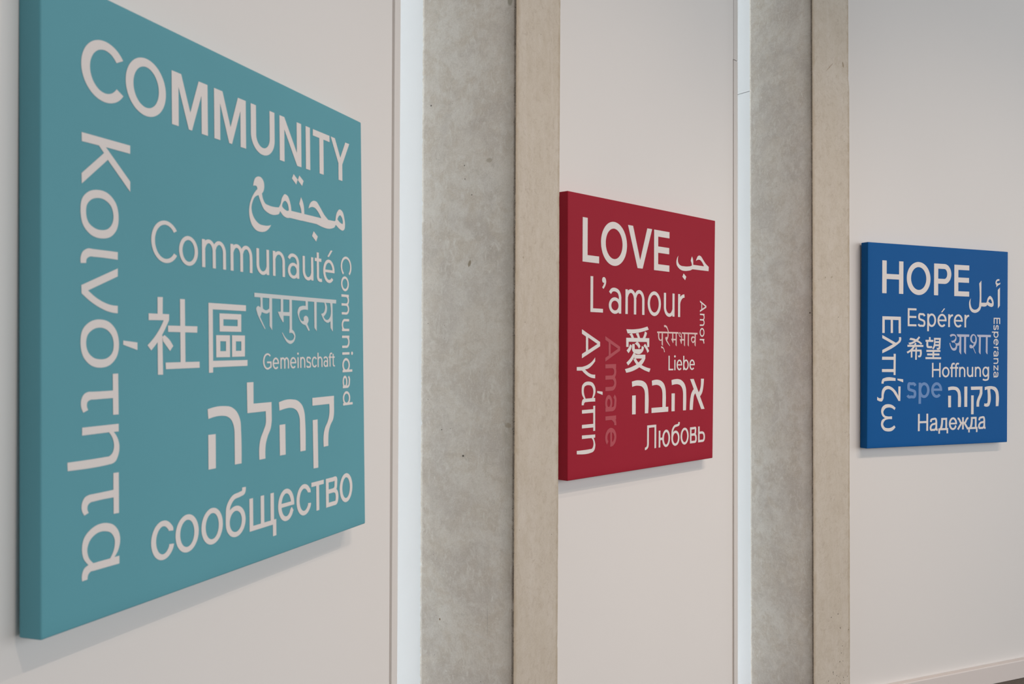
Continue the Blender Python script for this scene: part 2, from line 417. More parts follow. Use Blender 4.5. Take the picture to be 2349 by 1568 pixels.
for idx, (nm, lab, A, B, C, mat, seed, ins, E) in enumerate(PILL):
    o, ub, nb, P = pillar(nm, lab, A, B, C, mat, seed, ins, (1.0, 0.35)[idx])
    # white jamb that carries the side of the pillar back to the slot window
    def loc(x, y, z):
        c = P(C, z); p = c + ub * x + nb * y
        return Vector((p.x, p.y, z))
    depth = 0.33
    joints = [(0, CEIL)] if idx == 0 else [(0, 2.727), (2.7295, CEIL)]
    jamb = None
    for z0, z1 in joints:
        bm = bmesh.new()
        prism(bm, [loc(0.0042, -0.0002, z0), loc(0.0042, -depth, z0), loc(0.028, -depth, z0), loc(0.028, -0.0002, z0)],
              [loc(0.0042, -0.0002, z1), loc(0.0042, -depth, z1), loc(0.028, -depth, z1), loc(0.028, -0.0002, z1)])
        if jamb is None:
            jamb = struct(obj('trim_%d' % (idx + 1), bm, M_JAMB, bevel=0.0006))
        else: obj('jamb_board', bm, M_JAMB, jamb, bevel=0.0006)
    # slot window: frame of stiles and rails with one tall pane
    x0, x1, y = E[0] - 0.05, 0.001, -0.285
    def fb(xa, xb, ya, yb, za, zb):
        bm = bmesh.new(); prism(bm, [loc(xa, ya, za), loc(xb, ya, za), loc(xb, yb, za), loc(xa, yb, za)], [loc(xa, ya, zb), loc(xb, ya, zb), loc(xb, yb, zb), loc(xa, yb, zb)])
        return bm
    win = struct(obj('window_%d' % (idx + 1), fb(x1 - 0.04, x1, y - 0.03, y, 0.001, CEIL - 0.001), M_ALU, bevel=0.002))
    obj('stile', fb(x0, x0 + 0.04, y - 0.03, y, 0.001, CEIL - 0.001), M_ALU, win, bevel=0.002)
    obj('rail', fb(x0 + 0.041, x1 - 0.041, y - 0.03, y, 0.001, 0.06), M_ALU, win, bevel=0.002)
    obj('rail', fb(x0 + 0.041, x1 - 0.041, y - 0.03, y, CEIL - 0.06, CEIL - 0.001), M_ALU, win, bevel=0.002)
    obj('pane', fb(x0 + 0.035, x1 - 0.035, y - 0.018, y - 0.012, 0.055, CEIL - 0.055), M_GLASS, win)
    # daylight from the sky outside the slot window
    c0 = loc((x0 + x1) / 2, y - 0.22, 1.6); c1 = loc((x0 + x1) / 2, y, 1.6)
    ln = area_light('daylight', c0, c1, 0.34, 8.4, SKYW, SKYC)

# ------------------------------------------------------------------ lettering
# outlines in units of 1/10000 of the canvas height, measured from the canvas centre:
# P = filled outline (| opens a hole), S = pen stroke with its width across and along
LETTERING = {
 0: [
  ('COMMUNITY', 'w', """
S179 145 ~-3314 4040,~-3357 4090,~-3455 4161,~-3634 4206,~-3813 4165,~-3957 4047,~-4036 3876,~-4035 3686,~-3953 3515,~-3808 3399,~-3628 3361,~-3450 3408,~-3353 3481,~-3311 3531
P~-2213 3792,~-2256 3993,~-2376 4159,~-2551 4261,~-2752 4281,~-2943 4216,~-3092 4077,~-3173 3889,~-3171 3683,~-3088 3496,~-2937 3359,~-2745 3297,~-2545 3320,~-2371 3424,~-2253 3591|~-2392 3791,~-2419 3933,~-2495 4050,~-2605 4122,~-2732 4137,~-2853 4091,~-2947 3993,~-2998 3860,~-2997 3714,~-2944 3582,~-2849 3485,~-2727 3441,~-2601 3457,~-2491 3531,~-2417 3649
P-2058 3312,-2065 4274,-1810 4275,-1567 3638,-1332 4278,-1077 4280,-1070 3319,-1249 3318,-1254 4028,-1520 3316,-1609 3315,-1884 4024,-1880 3313
P-881 3320,-887 4280,-631 4282,-387 3646,-151 4285,105 4287,111 3327,-68 3325,-73 4035,-340 3324,-430 3323,-707 4031,-702 3321
S179 145 357 4288,~361 3712,~361 3698,~365 3649,~394 3563,~485 3456,~616 3397,~761 3398,~891 3459,~981 3567,~1008 3653,~1012 3702,~1012 3716,1008 4292
P1287 3335,1280 4293,1464 4294,1941 3626,1937 4297,2116 4298,2122 3340,1951 3339,1461 4030,1466 3336
P2303 3341,2481 3343,2475 4300,2297 4299
P2596 4155,3318 4160,3317 4305,2595 4300
P2873 3345,3052 3346,3046 4231,2867 4230
P3369 4305,3559 4306,3804 3896,4044 4309,4234 4310,3895 3744,3897 3352,3718 3351,3716 3743"""),
  ('Communauté', 'w', """
S92 72 ~-1982 1392,~-2015 1432,~-2091 1488,~-2229 1524,~-2367 1491,~-2478 1397,~-2539 1261,~-2537 1109,~-2474 973,~-2362 881,~-2223 851,~-2086 889,~-2011 947,~-1979 987
P~-1369 1093,~-1392 1203,~-1456 1294,~-1549 1349,~-1656 1360,~-1758 1324,~-1837 1248,~-1880 1145,~-1879 1032,~-1834 930,~-1754 855,~-1652 821,~-1545 834,~-1452 891,~-1390 983|~-1461 1092,~-1476 1173,~-1517 1240,~-1577 1281,~-1646 1289,~-1711 1263,~-1762 1207,~-1789 1131,~-1789 1048,~-1760 973,~-1708 918,~-1642 893,~-1574 902,~-1515 944,~-1475 1011
P-1253 833,-1161 834,-1165 1356,-1258 1355
S92 72 -899 836,~-902 1134,~-902 1149,~-904 1179,~-919 1232,~-967 1297,~-1033 1329,~-1105 1322,~-1166 1276,~-1193 1231,~-1203 1203
S92 72 -591 839,~-594 1136,~-594 1152,~-596 1182,~-612 1235,~-659 1299,~-725 1331,~-797 1324,~-858 1279,~-885 1234,~-895 1206
P-405 840,-312 841,-317 1363,-409 1362
S92 72 -51 843,~-54 1141,~-54 1157,~-56 1187,~-71 1240,~-118 1304,~-185 1336,~-256 1329,~-317 1284,~-345 1239,~-354 1211
S92 72 256 846,~254 1144,~253 1159,~251 1189,~236 1242,~189 1307,~122 1339,~51 1332,~-10 1286,~-37 1241,~-47 1213
P876 1374,783 1373,788 850,880 851
S92 72 481 1370,~484 1072,~484 1057,~486 1027,~503 974,~557 909,~632 877,~713 885,~782 930,~813 975,~824 1003
P1015 852,1107 853,1103 1376,1010 1375
S92 72 1412 856,~1410 1154,~1410 1169,~1407 1199,~1390 1252,~1336 1317,~1260 1349,~1178 1341,~1109 1296,~1077 1251,~1067 1223
S92 72 1962 860,~1959 1163,~1959 1205,~1911 1304,~1779 1356,~1674 1339,~1604 1275
P~1995 1023,~1976 1093,~1923 1150,~1846 1185,~1757 1192,~1673 1169,~1607 1121,~1571 1055,~1572 983,~1608 918,~1675 871,~1760 849,~1849 858,~1926 894,~1977 953|~1903 1022,~1892 1065,~1862 1100,~1818 1122,~1767 1126,~1719 1112,~1682 1082,~1662 1042,~1662 998,~1683 958,~1721 929,~1769 915,~1820 920,~1863 943,~1893 979
P2580 1388,2488 1388,2492 865,2585 866
S92 72 2188 1385,~2191 1087,~2191 1071,~2193 1041,~2210 988,~2263 924,~2338 892,~2419 899,~2487 944,~2518 990,~2529 1018
S92 72 2771 1521,~2775 1003,~2775 972,~2808 909,~2868 894,~2944 903
P2644 1317,2925 1319,2925 1391,2643 1389
S92 72 ~3456 1106,~3459 1164,~3442 1232,~3383 1317,~3297 1363,~3203 1361,~3119 1311,~3063 1223,~3048 1117,~3077 1013,~3142 935,~3231 899,~3325 911,~3380 945,~3405 970
P3048 1102,3466 1106,3465 1167,3048 1163
P3187 1470,3335 1626,3421 1630,3258 1466"""),
  ('Gemeinschaft', 'w', """
S47 35 ~898 -831,~882 -816,~847 -797,~787 -791,~731 -813,~689 -861,~670 -924,~676 -990,~708 -1047,~758 -1083,~817 -1092,~855 -1082,~874 -1072,~924 -1048,924 -1039,923 -960
P784 -979,947 -977,946 -942,784 -943
S47 35 ~1191 -996,~1192 -970,~1184 -940,~1157 -902,~1118 -881,~1075 -882,~1037 -905,~1012 -944,~1005 -992,~1018 -1038,~1048 -1073,~1089 -1089,~1132 -1083,~1156 -1068,~1167 -1057
P1005 -998,1196 -996,1195 -966,1005 -968
P1266 -1101,1312 -1100,1310 -864,1263 -864
S47 35 1428 -1099,~1427 -964,~1427 -957,~1426 -944,~1419 -920,~1398 -892,~1367 -877,~1335 -881,~1307 -901,~1295 -921,~1291 -933
S47 35 1568 -1098,~1566 -963,~1566 -956,~1565 -942,~1558 -919,~1537 -890,~1507 -876,~1474 -879,~1447 -899,~1434 -920,~1430 -932
S47 35 ~1844 -990,~1846 -963,~1837 -933,~1810 -895,~1770 -875,~1726 -876,~1687 -898,~1661 -937,~1655 -985,~1668 -1031,~1698 -1066,~1740 -1082,~1784 -1077,~1809 -1061,~1820 -1050
P1654 -992,1849 -990,1849 -960,1654 -962
P1916 -1094,1963 -1094,1960 -857,1914 -858
P~1970 -780,~1967 -770,~1958 -761,~1946 -756,~1932 -755,~1919 -758,~1909 -766,~1903 -775,~1903 -786,~1909 -796,~1920 -802,~1933 -806,~1947 -804,~1959 -799,~1967 -790
P2023 -1093,2070 -1093,2067 -856,2020 -857
S47 35 2202 -1091,~2201 -957,~2201 -950,~2200 -936,~2192 -913,~2168 -884,~2134 -870,~2098 -873,~2067 -893,~2053 -913,~2048 -926
S47 35 2441 -900,~2409 -870,~2363 -866,~2309 -871,~2298 -914,~2306 -949,~2368 -972,~2430 -997,~2438 -1027,~2423 -1070,~2361 -1077,~2311 -1075,~2282 -1050
S47 35 ~2682 -904,~2672 -892,~2649 -874,~2608 -864,~2567 -875,~2535 -904,~2517 -947,~2517 -993,~2536 -1036,~2569 -1064,~2610 -1074,~2651 -1063,~2673 -1045,~2683 -1033
P2735 -1086,2782 -1085,2778 -760,2732 -760
S47 35 2923 -1084,~2921 -949,~2921 -942,~2920 -929,~2912 -905,~2887 -877,~2851 -863,~2813 -866,~2780 -886,~2766 -906,~2761 -919
S47 35 3167 -1081,~3166 -945,~3166 -926,~3146 -881,~3087 -859,~3039 -866,~3008 -894
P~3184 -1008,~3175 -976,~3152 -951,~3117 -935,~3077 -932,~3039 -942,~3009 -964,~2993 -994,~2993 -1026,~3010 -1056,~3040 -1077,~3078 -1086,~3118 -1083,~3153 -1066,~3176 -1040|~3138 -1009,~3133 -990,~3121 -975,~3103 -966,~3082 -964,~3062 -970,~3047 -983,~3039 -1000,~3039 -1019,~3047 -1036,~3063 -1049,~3083 -1054,~3103 -1052,~3121 -1042,~3133 -1027
S47 35 3276 -1080,~3273 -840,~3273 -826,~3294 -783,~3335 -772,~3369 -780
P3215 -880,3345 -879,3345 -844,3214 -845
S47 35 3414 -784,~3417 -1018,~3417 -1032,~3434 -1060,~3459 -1065,~3493 -1063
P3357 -879,3484 -878,3484 -842,3357 -844"""),
  ('сообщество', 'w', """
S122 97 ~-2125 -3898,~-2122 -3877,~-2168 -3811,~-2263 -3748,~-2371 -3745,~-2469 -3802,~-2536 -3906,~-2558 -4037,~-2530 -4166,~-2459 -4267,~-2359 -4318,~-2251 -4308,~-2158 -4240,~-2115 -4171,~-2108 -4133
P~-1380 -4023,~-1409 -3885,~-1486 -3771,~-1599 -3701,~-1728 -3687,~-1852 -3732,~-1948 -3827,~-2000 -3957,~-1998 -4098,~-1945 -4227,~-1847 -4321,~-1723 -4363,~-1594 -4348,~-1482 -4276,~-1406 -4161|~-1502 -4024,~-1520 -3925,~-1567 -3843,~-1636 -3793,~-1715 -3783,~-1790 -3815,~-1849 -3883,~-1880 -3976,~-1879 -4077,~-1846 -4169,~-1787 -4236,~-1711 -4267,~-1632 -4256,~-1564 -4205,~-1518 -4123
P~-680 -4017,~-708 -3879,~-785 -3765,~-898 -3695,~-1028 -3681,~-1151 -3726,~-1247 -3821,~-1299 -3951,~-1298 -4092,~-1244 -4221,~-1147 -4315,~-1023 -4358,~-893 -4342,~-781 -4271,~-706 -4156|~-802 -4018,~-819 -3919,~-866 -3837,~-935 -3787,~-1014 -3777,~-1089 -3809,~-1148 -3877,~-1179 -3970,~-1179 -4071,~-1146 -4164,~-1086 -4231,~-1011 -4262,~-932 -4251,~-864 -4199,~-818 -4117
P~34 -4050,~6 -3928,~-71 -3827,~-184 -3765,~-313 -3753,~-437 -3793,~-533 -3878,~-585 -3992,~-584 -4118,~-530 -4232,~-433 -4315,~-309 -4353,~-180 -4339,~-67 -4275,~8 -4173|~-88 -4051,~-105 -3968,~-152 -3900,~-221 -3858,~-300 -3849,~-375 -3876,~-434 -3934,~-465 -4012,~-465 -4097,~-432 -4174,~-372 -4231,~-297 -4256,~-218 -4247,~-150 -4204,~-104 -4135
S122 97 -530 -4068,~-529 -3911,~-506 -3733,~-357 -3582,~-145 -3544,~-32 -3514,~-14 -3422
P164 -4338,286 -4337,281 -3681,159 -3682
P541 -4335,663 -4334,658 -3678,536 -3679
P884 -4332,1006 -4331,1001 -3675,879 -3676
P164 -4338,1084 -4331,1083 -4234,163 -4241
P964 -4575,1086 -4574,1083 -4244,961 -4245
S122 97 ~1697 -4034,~1695 -3961,~1674 -3877,~1606 -3771,~1507 -3713,~1397 -3716,~1299 -3778,~1235 -3886,~1216 -4018,~1249 -4146,~1324 -4244,~1428 -4290,~1537 -4276,~1630 -4203,~1671 -4132,~1698 -4116
P1216 -4038,1709 -4034,1709 -3952,1216 -3955
S122 97 ~2350 -3861,~2353 -3840,~2306 -3773,~2208 -3711,~2098 -3707,~1998 -3764,~1929 -3870,~1907 -4001,~1935 -4131,~2008 -4232,~2110 -4283,~2221 -4274,~2316 -4205,~2360 -4136,~2367 -4098
P2445 -3759,2968 -3755,2967 -3659,2444 -3663
P2650 -4319,2772 -4318,2767 -3709,2645 -3710
P3063 -4316,3184 -4315,3179 -3657,3057 -3658
S122 97 3119 -3705,3335 -3704,~3368 -3704,~3497 -3707,~3501 -3812,~3477 -3918,~3370 -3961,3337 -3961,3121 -3963
S122 97 3121 -3963,3364 -3961,~3392 -3961,~3521 -4016,~3554 -4134,~3511 -4253,~3394 -4265,3367 -4265,3123 -4267
P~4272 -3977,~4245 -3838,~4171 -3724,~4063 -3653,~3940 -3639,~3822 -3684,~3731 -3780,~3681 -3910,~3683 -4053,~3734 -4182,~3827 -4277,~3945 -4320,~4068 -4304,~4175 -4232,~4247 -4116|~4150 -3978,~4134 -3878,~4090 -3796,~4026 -3746,~3953 -3735,~3884 -3767,~3830 -3836,~3801 -3930,~3802 -4032,~3832 -4125,~3887 -4193,~3957 -4224,~4030 -4212,~4093 -4161,~4136 -4078"""),
  ('Comunidad', 'w', """
S63 56 ~4183 1135,~4208 1159,~4245 1212,~4268 1307,~4245 1403,~4183 1479,~4093 1521,~3994 1519,~3905 1474,~3845 1396,~3826 1300,~3852 1205,~3891 1153,~3917 1131
P~3988 717,~4062 734,~4123 778,~4160 843,~4167 916,~4142 986,~4090 1040,~4020 1069,~3944 1067,~3875 1036,~3825 981,~3802 910,~3812 837,~3851 774,~3913 731|~3987 774,~4036 785,~4076 815,~4100 859,~4104 909,~4088 957,~4054 994,~4008 1013,~3958 1012,~3913 991,~3880 953,~3865 905,~3872 855,~3897 812,~3938 783
P3813 634,3814 577,4164 583,4163 640
S63 56 3817 394,~4016 397,~4027 397,~4046 399,~4079 410,~4119 443,~4139 489,~4134 538,~4105 580,~4076 598,~4059 605
S63 56 3821 182,~4020 185,~4031 185,~4049 187,~4082 198,~4123 231,~4143 277,~4137 326,~4109 368,~4080 386,~4062 393
P4174 -237,4173 -180,3827 -186,3828 -243
S63 56 4170 27,~3972 23,~3962 23,~3943 21,~3911 9,~3871 -27,~3852 -78,~3857 -133,~3885 -179,~3914 -200,~3931 -207
P3830 -351,3831 -407,4175 -401,4174 -345
S63 56 3834 -618,~4030 -614,~4041 -614,~4059 -612,~4092 -600,~4131 -563,~4150 -511,~4145 -456,~4117 -409,~4089 -388,~4072 -381
P3837 -750,3838 -807,4180 -801,4179 -744
P~4301 -811,~4320 -807,~4335 -797,~4344 -782,~4346 -765,~4340 -749,~4327 -737,~4309 -730,~4290 -731,~4273 -738,~4260 -751,~4255 -767,~4257 -784,~4267 -798,~4282 -808
P3844 -1168,3845 -1225,4308 -1217,4307 -1160
P~4015 -1219,~4087 -1203,~4145 -1162,~4181 -1101,~4187 -1032,~4164 -967,~4114 -916,~4046 -889,~3973 -890,~3906 -920,~3858 -972,~3836 -1038,~3845 -1107,~3883 -1166,~3943 -1206|~4014 -1163,~4060 -1152,~4098 -1125,~4121 -1085,~4125 -1039,~4109 -996,~4077 -963,~4034 -945,~3987 -945,~3944 -965,~3913 -999,~3899 -1043,~3905 -1088,~3929 -1128,~3968 -1154
S63 56 3851 -1577,~4047 -1573,~4074 -1573,~4137 -1538,~4161 -1448,~4158 -1376,~4117 -1329
P~3956 -1596,~4001 -1583,~4038 -1547,~4060 -1494,~4064 -1434,~4049 -1376,~4017 -1332,~3974 -1308,~3928 -1309,~3886 -1334,~3856 -1380,~3843 -1437,~3849 -1498,~3873 -1550,~3911 -1584|~3955 -1540,~3977 -1532,~3994 -1510,~4005 -1477,~4006 -1441,~3999 -1406,~3984 -1378,~3963 -1364,~3941 -1364,~3921 -1379,~3907 -1407,~3901 -1442,~3904 -1479,~3915 -1511,~3933 -1532
P3858 -1960,3858 -2016,4314 -2009,4313 -1952
P~4026 -2011,~4096 -1995,~4154 -1954,~4189 -1894,~4196 -1825,~4172 -1760,~4123 -1710,~4057 -1683,~3984 -1685,~3919 -1714,~3871 -1766,~3850 -1831,~3859 -1899,~3896 -1958,~3955 -1998|~4025 -1954,~4070 -1944,~4107 -1917,~4129 -1877,~4133 -1832,~4118 -1790,~4087 -1757,~4044 -1739,~3998 -1740,~3956 -1759,~3926 -1793,~3913 -1836,~3918 -1881,~3942 -1920,~3980 -1946"""),
  ('Κοινότητα', 'w', """
P-4131 2694,-3083 2704,-3084 2566,-3622 2562,-3085 2098,-3086 1926,-3584 2365,-4129 1885,-4133 2048,-3666 2459,-3774 2559,-4126 2553
P~-3819 1837,~-3576 1815,~-3406 1675,~-3351 1478,~-3394 1252,~-3521 1124,~-3712 1071,~-3945 1104,~-4099 1232,~-4156 1448,~-4116 1663,~-3998 1777|~-3819 1707,~-3653 1702,~-3519 1621,~-3465 1476,~-3491 1342,~-3578 1246,~-3708 1206,~-3871 1220,~-3994 1295,~-4044 1450,~-4017 1581,~-3934 1664
P-3371 886,~-3881 881,~-4010 878,~-4113 818,~-4158 709,-4154 635,-4043 646,~-4032 711,~-3964 755,~-3882 759,-3372 760
P-3372 619,-3373 487,-4006 216,~-3828 107,~-3659 41,~-3505 8,-3375 5,-3375 -120,~-3545 -106,~-3754 -47,~-3957 46,-4138 162,-4143 291
P~-3764 -233,~-3555 -274,~-3409 -405,~-3351 -601,~-3395 -820,~-3538 -957,~-3747 -1005,~-3960 -960,~-4108 -826,~-4161 -610,~-4121 -408,~-3967 -278|~-3755 -364,~-3613 -396,~-3503 -494,~-3467 -632,~-3508 -777,~-3605 -849,~-3756 -871,~-3905 -840,~-4005 -756,~-4048 -623,~-4013 -483,~-3903 -396
P-3256 -563,-2930 -592,-2930 -720,-3256 -633
P-3489 -1109,-3370 -1106,-3361 -1776,-3483 -1774,-3487 -1502,~-3879 -1508,~-3961 -1510,~-4020 -1538,~-4035 -1588,-4010 -1667,-4109 -1703,~-4152 -1610,~-4147 -1498,~-4093 -1416,~-3998 -1382,~-3924 -1383,-3487 -1379
P-3362 -1928,-3362 -2054,-3469 -2053,~-3390 -2154,~-3347 -2300,~-3375 -2445,~-3436 -2535,~-3515 -2565,~-3577 -2570,-4417 -2577,-4424 -2448,~-3639 -2441,~-3577 -2439,~-3506 -2396,~-3466 -2294,~-3497 -2151,-3575 -2051,-4134 -2058,-4131 -1935
P-3481 -2720,-3363 -2721,-3360 -3384,-3477 -3381,-3479 -3114,~-3898 -3118,~-3965 -3123,~-4017 -3157,~-4031 -3212,-4003 -3279,-4091 -3309,~-4140 -3226,~-4139 -3113,~-4087 -3033,~-3989 -3000,~-3915 -2999,-3482 -2992
P-4009 -4095,~-4111 -3970,~-4141 -3826,~-4105 -3670,~-3933 -3532,~-3646 -3499,~-3455 -3578,~-3352 -3721,~-3337 -3856,~-3376 -3979,-3460 -4083,-3354 -4083,-3354 -4210,~-3902 -4208,~-3968 -4208,~-4017 -4248,-4031 -4316,-4139 -4320,~-4142 -4226,~-4098 -4135|-3910 -4086,~-3733 -4085,-3556 -4086,~-3474 -3960,~-3459 -3793,~-3534 -3681,~-3672 -3626,~-3850 -3636,~-3983 -3725,~-4033 -3848,~-4000 -3987"""),
  ('社區', 'w', """
P-2443 204,-2310 210,-2315 -101,-2442 -106
P-2662 -89,-2151 -84,-2152 -192,-2662 -204
P-2151 -84,-2155 -192,~-2223 -302,~-2332 -455,~-2447 -585,-2601 -725,-2691 -638,~-2507 -480,~-2385 -339,-2284 -186
P-2444 -542,-2324 -455,-2309 -1148,-2438 -1145
P-2270 -454,~-2154 -527,-2047 -645,-2131 -733,-2309 -562,-2324 -487
P-1866 203,-1735 204,-1725 -936,-1856 -940
P-2181 -285,-1394 -277,-1400 -394,-2177 -396
P-2246 -937,-1338 -928,-1335 -1041,-2239 -1053
P-1077 175,80 184,79 68,-950 57,-947 -916,121 -907,120 -1023,-948 -1038,-949 -1137,-1070 -1139
P-754 -10,-75 -2,-77 -349,-749 -357|-635 -119,-193 -113,-194 -242,-635 -246
P-857 -429,-436 -425,-435 -847,-853 -851|-732 -541,-559 -542,-561 -732,-731 -734
P-373 -423,41 -419,38 -836,-372 -843|-249 -539,-79 -537,-80 -723,-250 -727"""),
  ('קהלה', 'w', """
P-1115 -1820,~-849 -1785,~-618 -1787,~-402 -1819,~-222 -1930,~-121 -2099,~-98 -2315,-87 -2944,-301 -2944,-306 -2386,~-329 -2197,~-404 -2068,~-542 -1990,~-697 -1968,~-888 -1972,-1094 -2003
P-1099 -2301,-881 -2301,-880 -2948,-1096 -2950
P96 -1356,315 -1353,315 -1788,937 -1786,943 -2159,~902 -2329,~799 -2479,~730 -2631,~711 -2774,712 -2935,502 -2939,~502 -2675,~543 -2523,~655 -2349,~723 -2236,735 -2079,730 -1964,108 -1968
P1203 -1805,~1431 -1767,~1696 -1767,~1923 -1809,~2095 -1920,~2182 -2079,~2208 -2274,2220 -2920,2010 -2921,1998 -2337,~1977 -2156,~1898 -2037,~1762 -1966,~1605 -1944,~1429 -1953,1223 -1982
P1220 -2284,1436 -2281,1445 -2930,1231 -2929
P2507 -1772,3441 -1764,3442 -2142,~3401 -2303,~3282 -2430,~3202 -2573,~3180 -2719,3178 -2905,2974 -2911,~2977 -2635,~3024 -2505,~3167 -2327,~3220 -2210,3231 -1943,2510 -1946
P2516 -2270,2722 -2267,2739 -3357,2538 -3355"""),
  ('مجتمع', 'w', """
P340 2621,~363 2713,~416 2796,~508 2841,~617 2840,~700 2772,~722 2673,~698 2582,639 2515,~681 2401,~748 2331,~876 2306,1238 2318,1278 2229,~1247 2183,~1175 2155,~835 2150,~698 2208,~603 2320,518 2461,~394 2401,~318 2298,~280 2157,~316 2038,~409 1938,~541 1876,~715 1865,~832 1875,957 1906,~871 1816,~753 1749,~597 1718,~426 1736,~295 1821,~222 1946,~199 2089,~225 2238,~300 2386,~395 2503,481 2580,~462 2628,~415 2640
P1238 2318,~1300 2393,~1364 2545,~1469 2636,~1574 2615,~1658 2508,1715 2315,2113 2318,2111 2154,1654 2154,~1527 2140,~1401 2170,1295 2244,1278 2229|~1474 2495,~1551 2467,~1603 2379,1613 2308,1560 2289,~1434 2318,~1362 2367,~1383 2429
P2095 2675,~2183 2553,2225 2321,2113 2314,~2081 2427,2020 2516,~2060 2596
P1715 2315,2933 2324,3237 2328,3524 2337,3561 2247,~3510 2188,~3459 2168,2729 2163,1654 2154,1677 2282
P2396 2470,~2467 2597,~2595 2671,~2735 2671,~2853 2593,~3067 2420,3237 2328,2945 2287,2933 2324,~2803 2446,~2663 2520,~2547 2525
P3524 2337,3562 2359,~3628 2553,~3758 2649,~3900 2606,~3977 2456,~4006 2300,~3973 2202,~3907 2164,~3790 2172,3581 2257,3535 2231|~3769 2511,~3859 2467,~3902 2379,3896 2316,~3792 2331,3652 2398,~3704 2471
P1808 3133,1966 3040,1910 2923,1742 3024
P2033 3142,2204 3049,2142 2930,1970 3029
P2605 1985,2778 1884,2708 1764,2535 1869"""),
  ('समुदाय', 't', """
P360 454,3572 485,3566 398,359 369
P557 385,646 386,~641 257,654 145,~750 115,869 155,878 391,976 390,974 -290,883 -207,884 85,~793 50,~707 53,611 74,~590 29,554 -29,736 -266,715 -273,~557 -98,~454 48,~423 146,~476 189,564 166,~571 279
P1293 395,1383 396,1381 107,1611 113,1614 394,1713 395,1713 -257,1619 -252,1618 31,1391 29,1395 -102,1367 -112,~1255 4,1182 102,1290 109
P1608 -253,1690 -251,~1795 -308,~1842 -400,~1793 -507,~1663 -568,~1523 -537,~1409 -434,1331 -331,1358 -334,~1478 -446,~1640 -499,~1758 -468,~1794 -401,~1736 -342,1607 -336
P2251 395,2346 397,2349 193,~2151 190,~2040 155,~1998 73,~2050 -33,~2123 -64,2180 -53,~2173 12,~2248 60,~2335 38,~2371 -35,2315 -119,2419 -260,2364 -272,2245 -146,~2098 -112,~1978 5,~1931 137,~1980 226,~2102 270,2255 277
P2604 401,2712 403,2707 -271,2610 -193
P3040 396,3096 396,~3154 303,~3139 189,3004 71,~3096 4,~3204 8,~3286 67,3298 396,3400 397,3408 -264,3310 -181,3304 -25,~3203 -63,~3069 -40,2899 130,~3018 170,~3073 271"""),
 ],
 1: [
  ('LOVE', 'w', """
P-4142 2613,-4143 4174,-3859 4174,-3858 2860,-3183 2860,-3183 2613
P~-1474 3396,~-1544 3722,~-1740 3993,~-2028 4159,~-2359 4194,~-2676 4091,~-2923 3867,~-3059 3562,~-3058 3228,~-2923 2923,~-2675 2699,~-2358 2596,~-2027 2631,~-1739 2799,~-1543 3069|~-1758 3396,~-1803 3622,~-1929 3809,~-2116 3924,~-2330 3949,~-2534 3877,~-2694 3722,~-2781 3511,~-2781 3279,~-2693 3068,~-2533 2913,~-2329 2842,~-2115 2866,~-1929 2982,~-1803 3169
P-1414 4180,-1087 4180,-614 2928,-144 4181,184 4181,-445 2615,-784 2615
P324 2615,323 4183,1404 4184,1404 3937,607 3936,607 3554,1388 3555,1388 3308,607 3307,608 2862,1405 2863,1405 2616"""),
  ("L'amour", 'w', """
P-3678 859,-3678 2131,-3524 2131,-3525 994,-2939 993,-2939 859
S153 134 -1896 858,~-1896 1389,~-1896 1462,~-1980 1636,~-2211 1724,~-2395 1701,~-2518 1591
P~-1838 1142,~-1870 1265,~-1962 1366,~-2097 1429,~-2252 1443,~-2400 1404,~-2516 1320,~-2579 1205,~-2579 1080,~-2516 965,~-2400 881,~-2252 842,~-2097 855,~-1962 918,~-1870 1019|~-1991 1142,~-2010 1215,~-2064 1275,~-2144 1312,~-2236 1320,~-2323 1297,~-2392 1247,~-2429 1180,~-2429 1105,~-2392 1038,~-2323 988,~-2236 965,~-2144 973,~-2065 1010,~-2010 1070
P-1558 858,-1405 858,-1404 1774,-1557 1774
S153 134 -936 857,~-935 1380,~-935 1407,~-939 1459,~-965 1551,~-1048 1664,~-1165 1720,~-1292 1709,~-1401 1631,~-1450 1553,~-1467 1505
S153 134 -390 857,~-390 1379,~-390 1407,~-393 1459,~-419 1551,~-502 1663,~-620 1720,~-747 1708,~-855 1631,~-904 1553,~-922 1505
P~815 1315,~776 1508,~664 1668,~500 1767,~312 1788,~131 1727,~-10 1595,~-87 1414,~-87 1216,~-10 1035,~131 903,~311 841,~500 862,~664 961,~776 1121|~662 1315,~636 1454,~562 1569,~453 1640,~328 1655,~208 1611,~114 1516,~63 1386,~63 1244,~114 1114,~207 1019,~327 975,~452 990,~561 1061,~635 1176
P1792 1773,1639 1773,1638 856,1792 856
S153 134 1100 1773,~1099 1250,~1099 1223,~1103 1171,~1133 1079,~1226 966,~1359 909,~1502 921,~1625 998,~1681 1076,~1700 1124
P2054 855,2207 855,2208 1773,2054 1773
S153 134 2123 1369,~2192 1534,~2366 1681,~2526 1716
P~-2898 2145,~-2791 2098,~-2755 1987,~-2802 1840,-2921 1713,-2993 1768,~-2909 1866,-2870 1936,~-2963 1951,~-2998 2029,~-2972 2111"""),
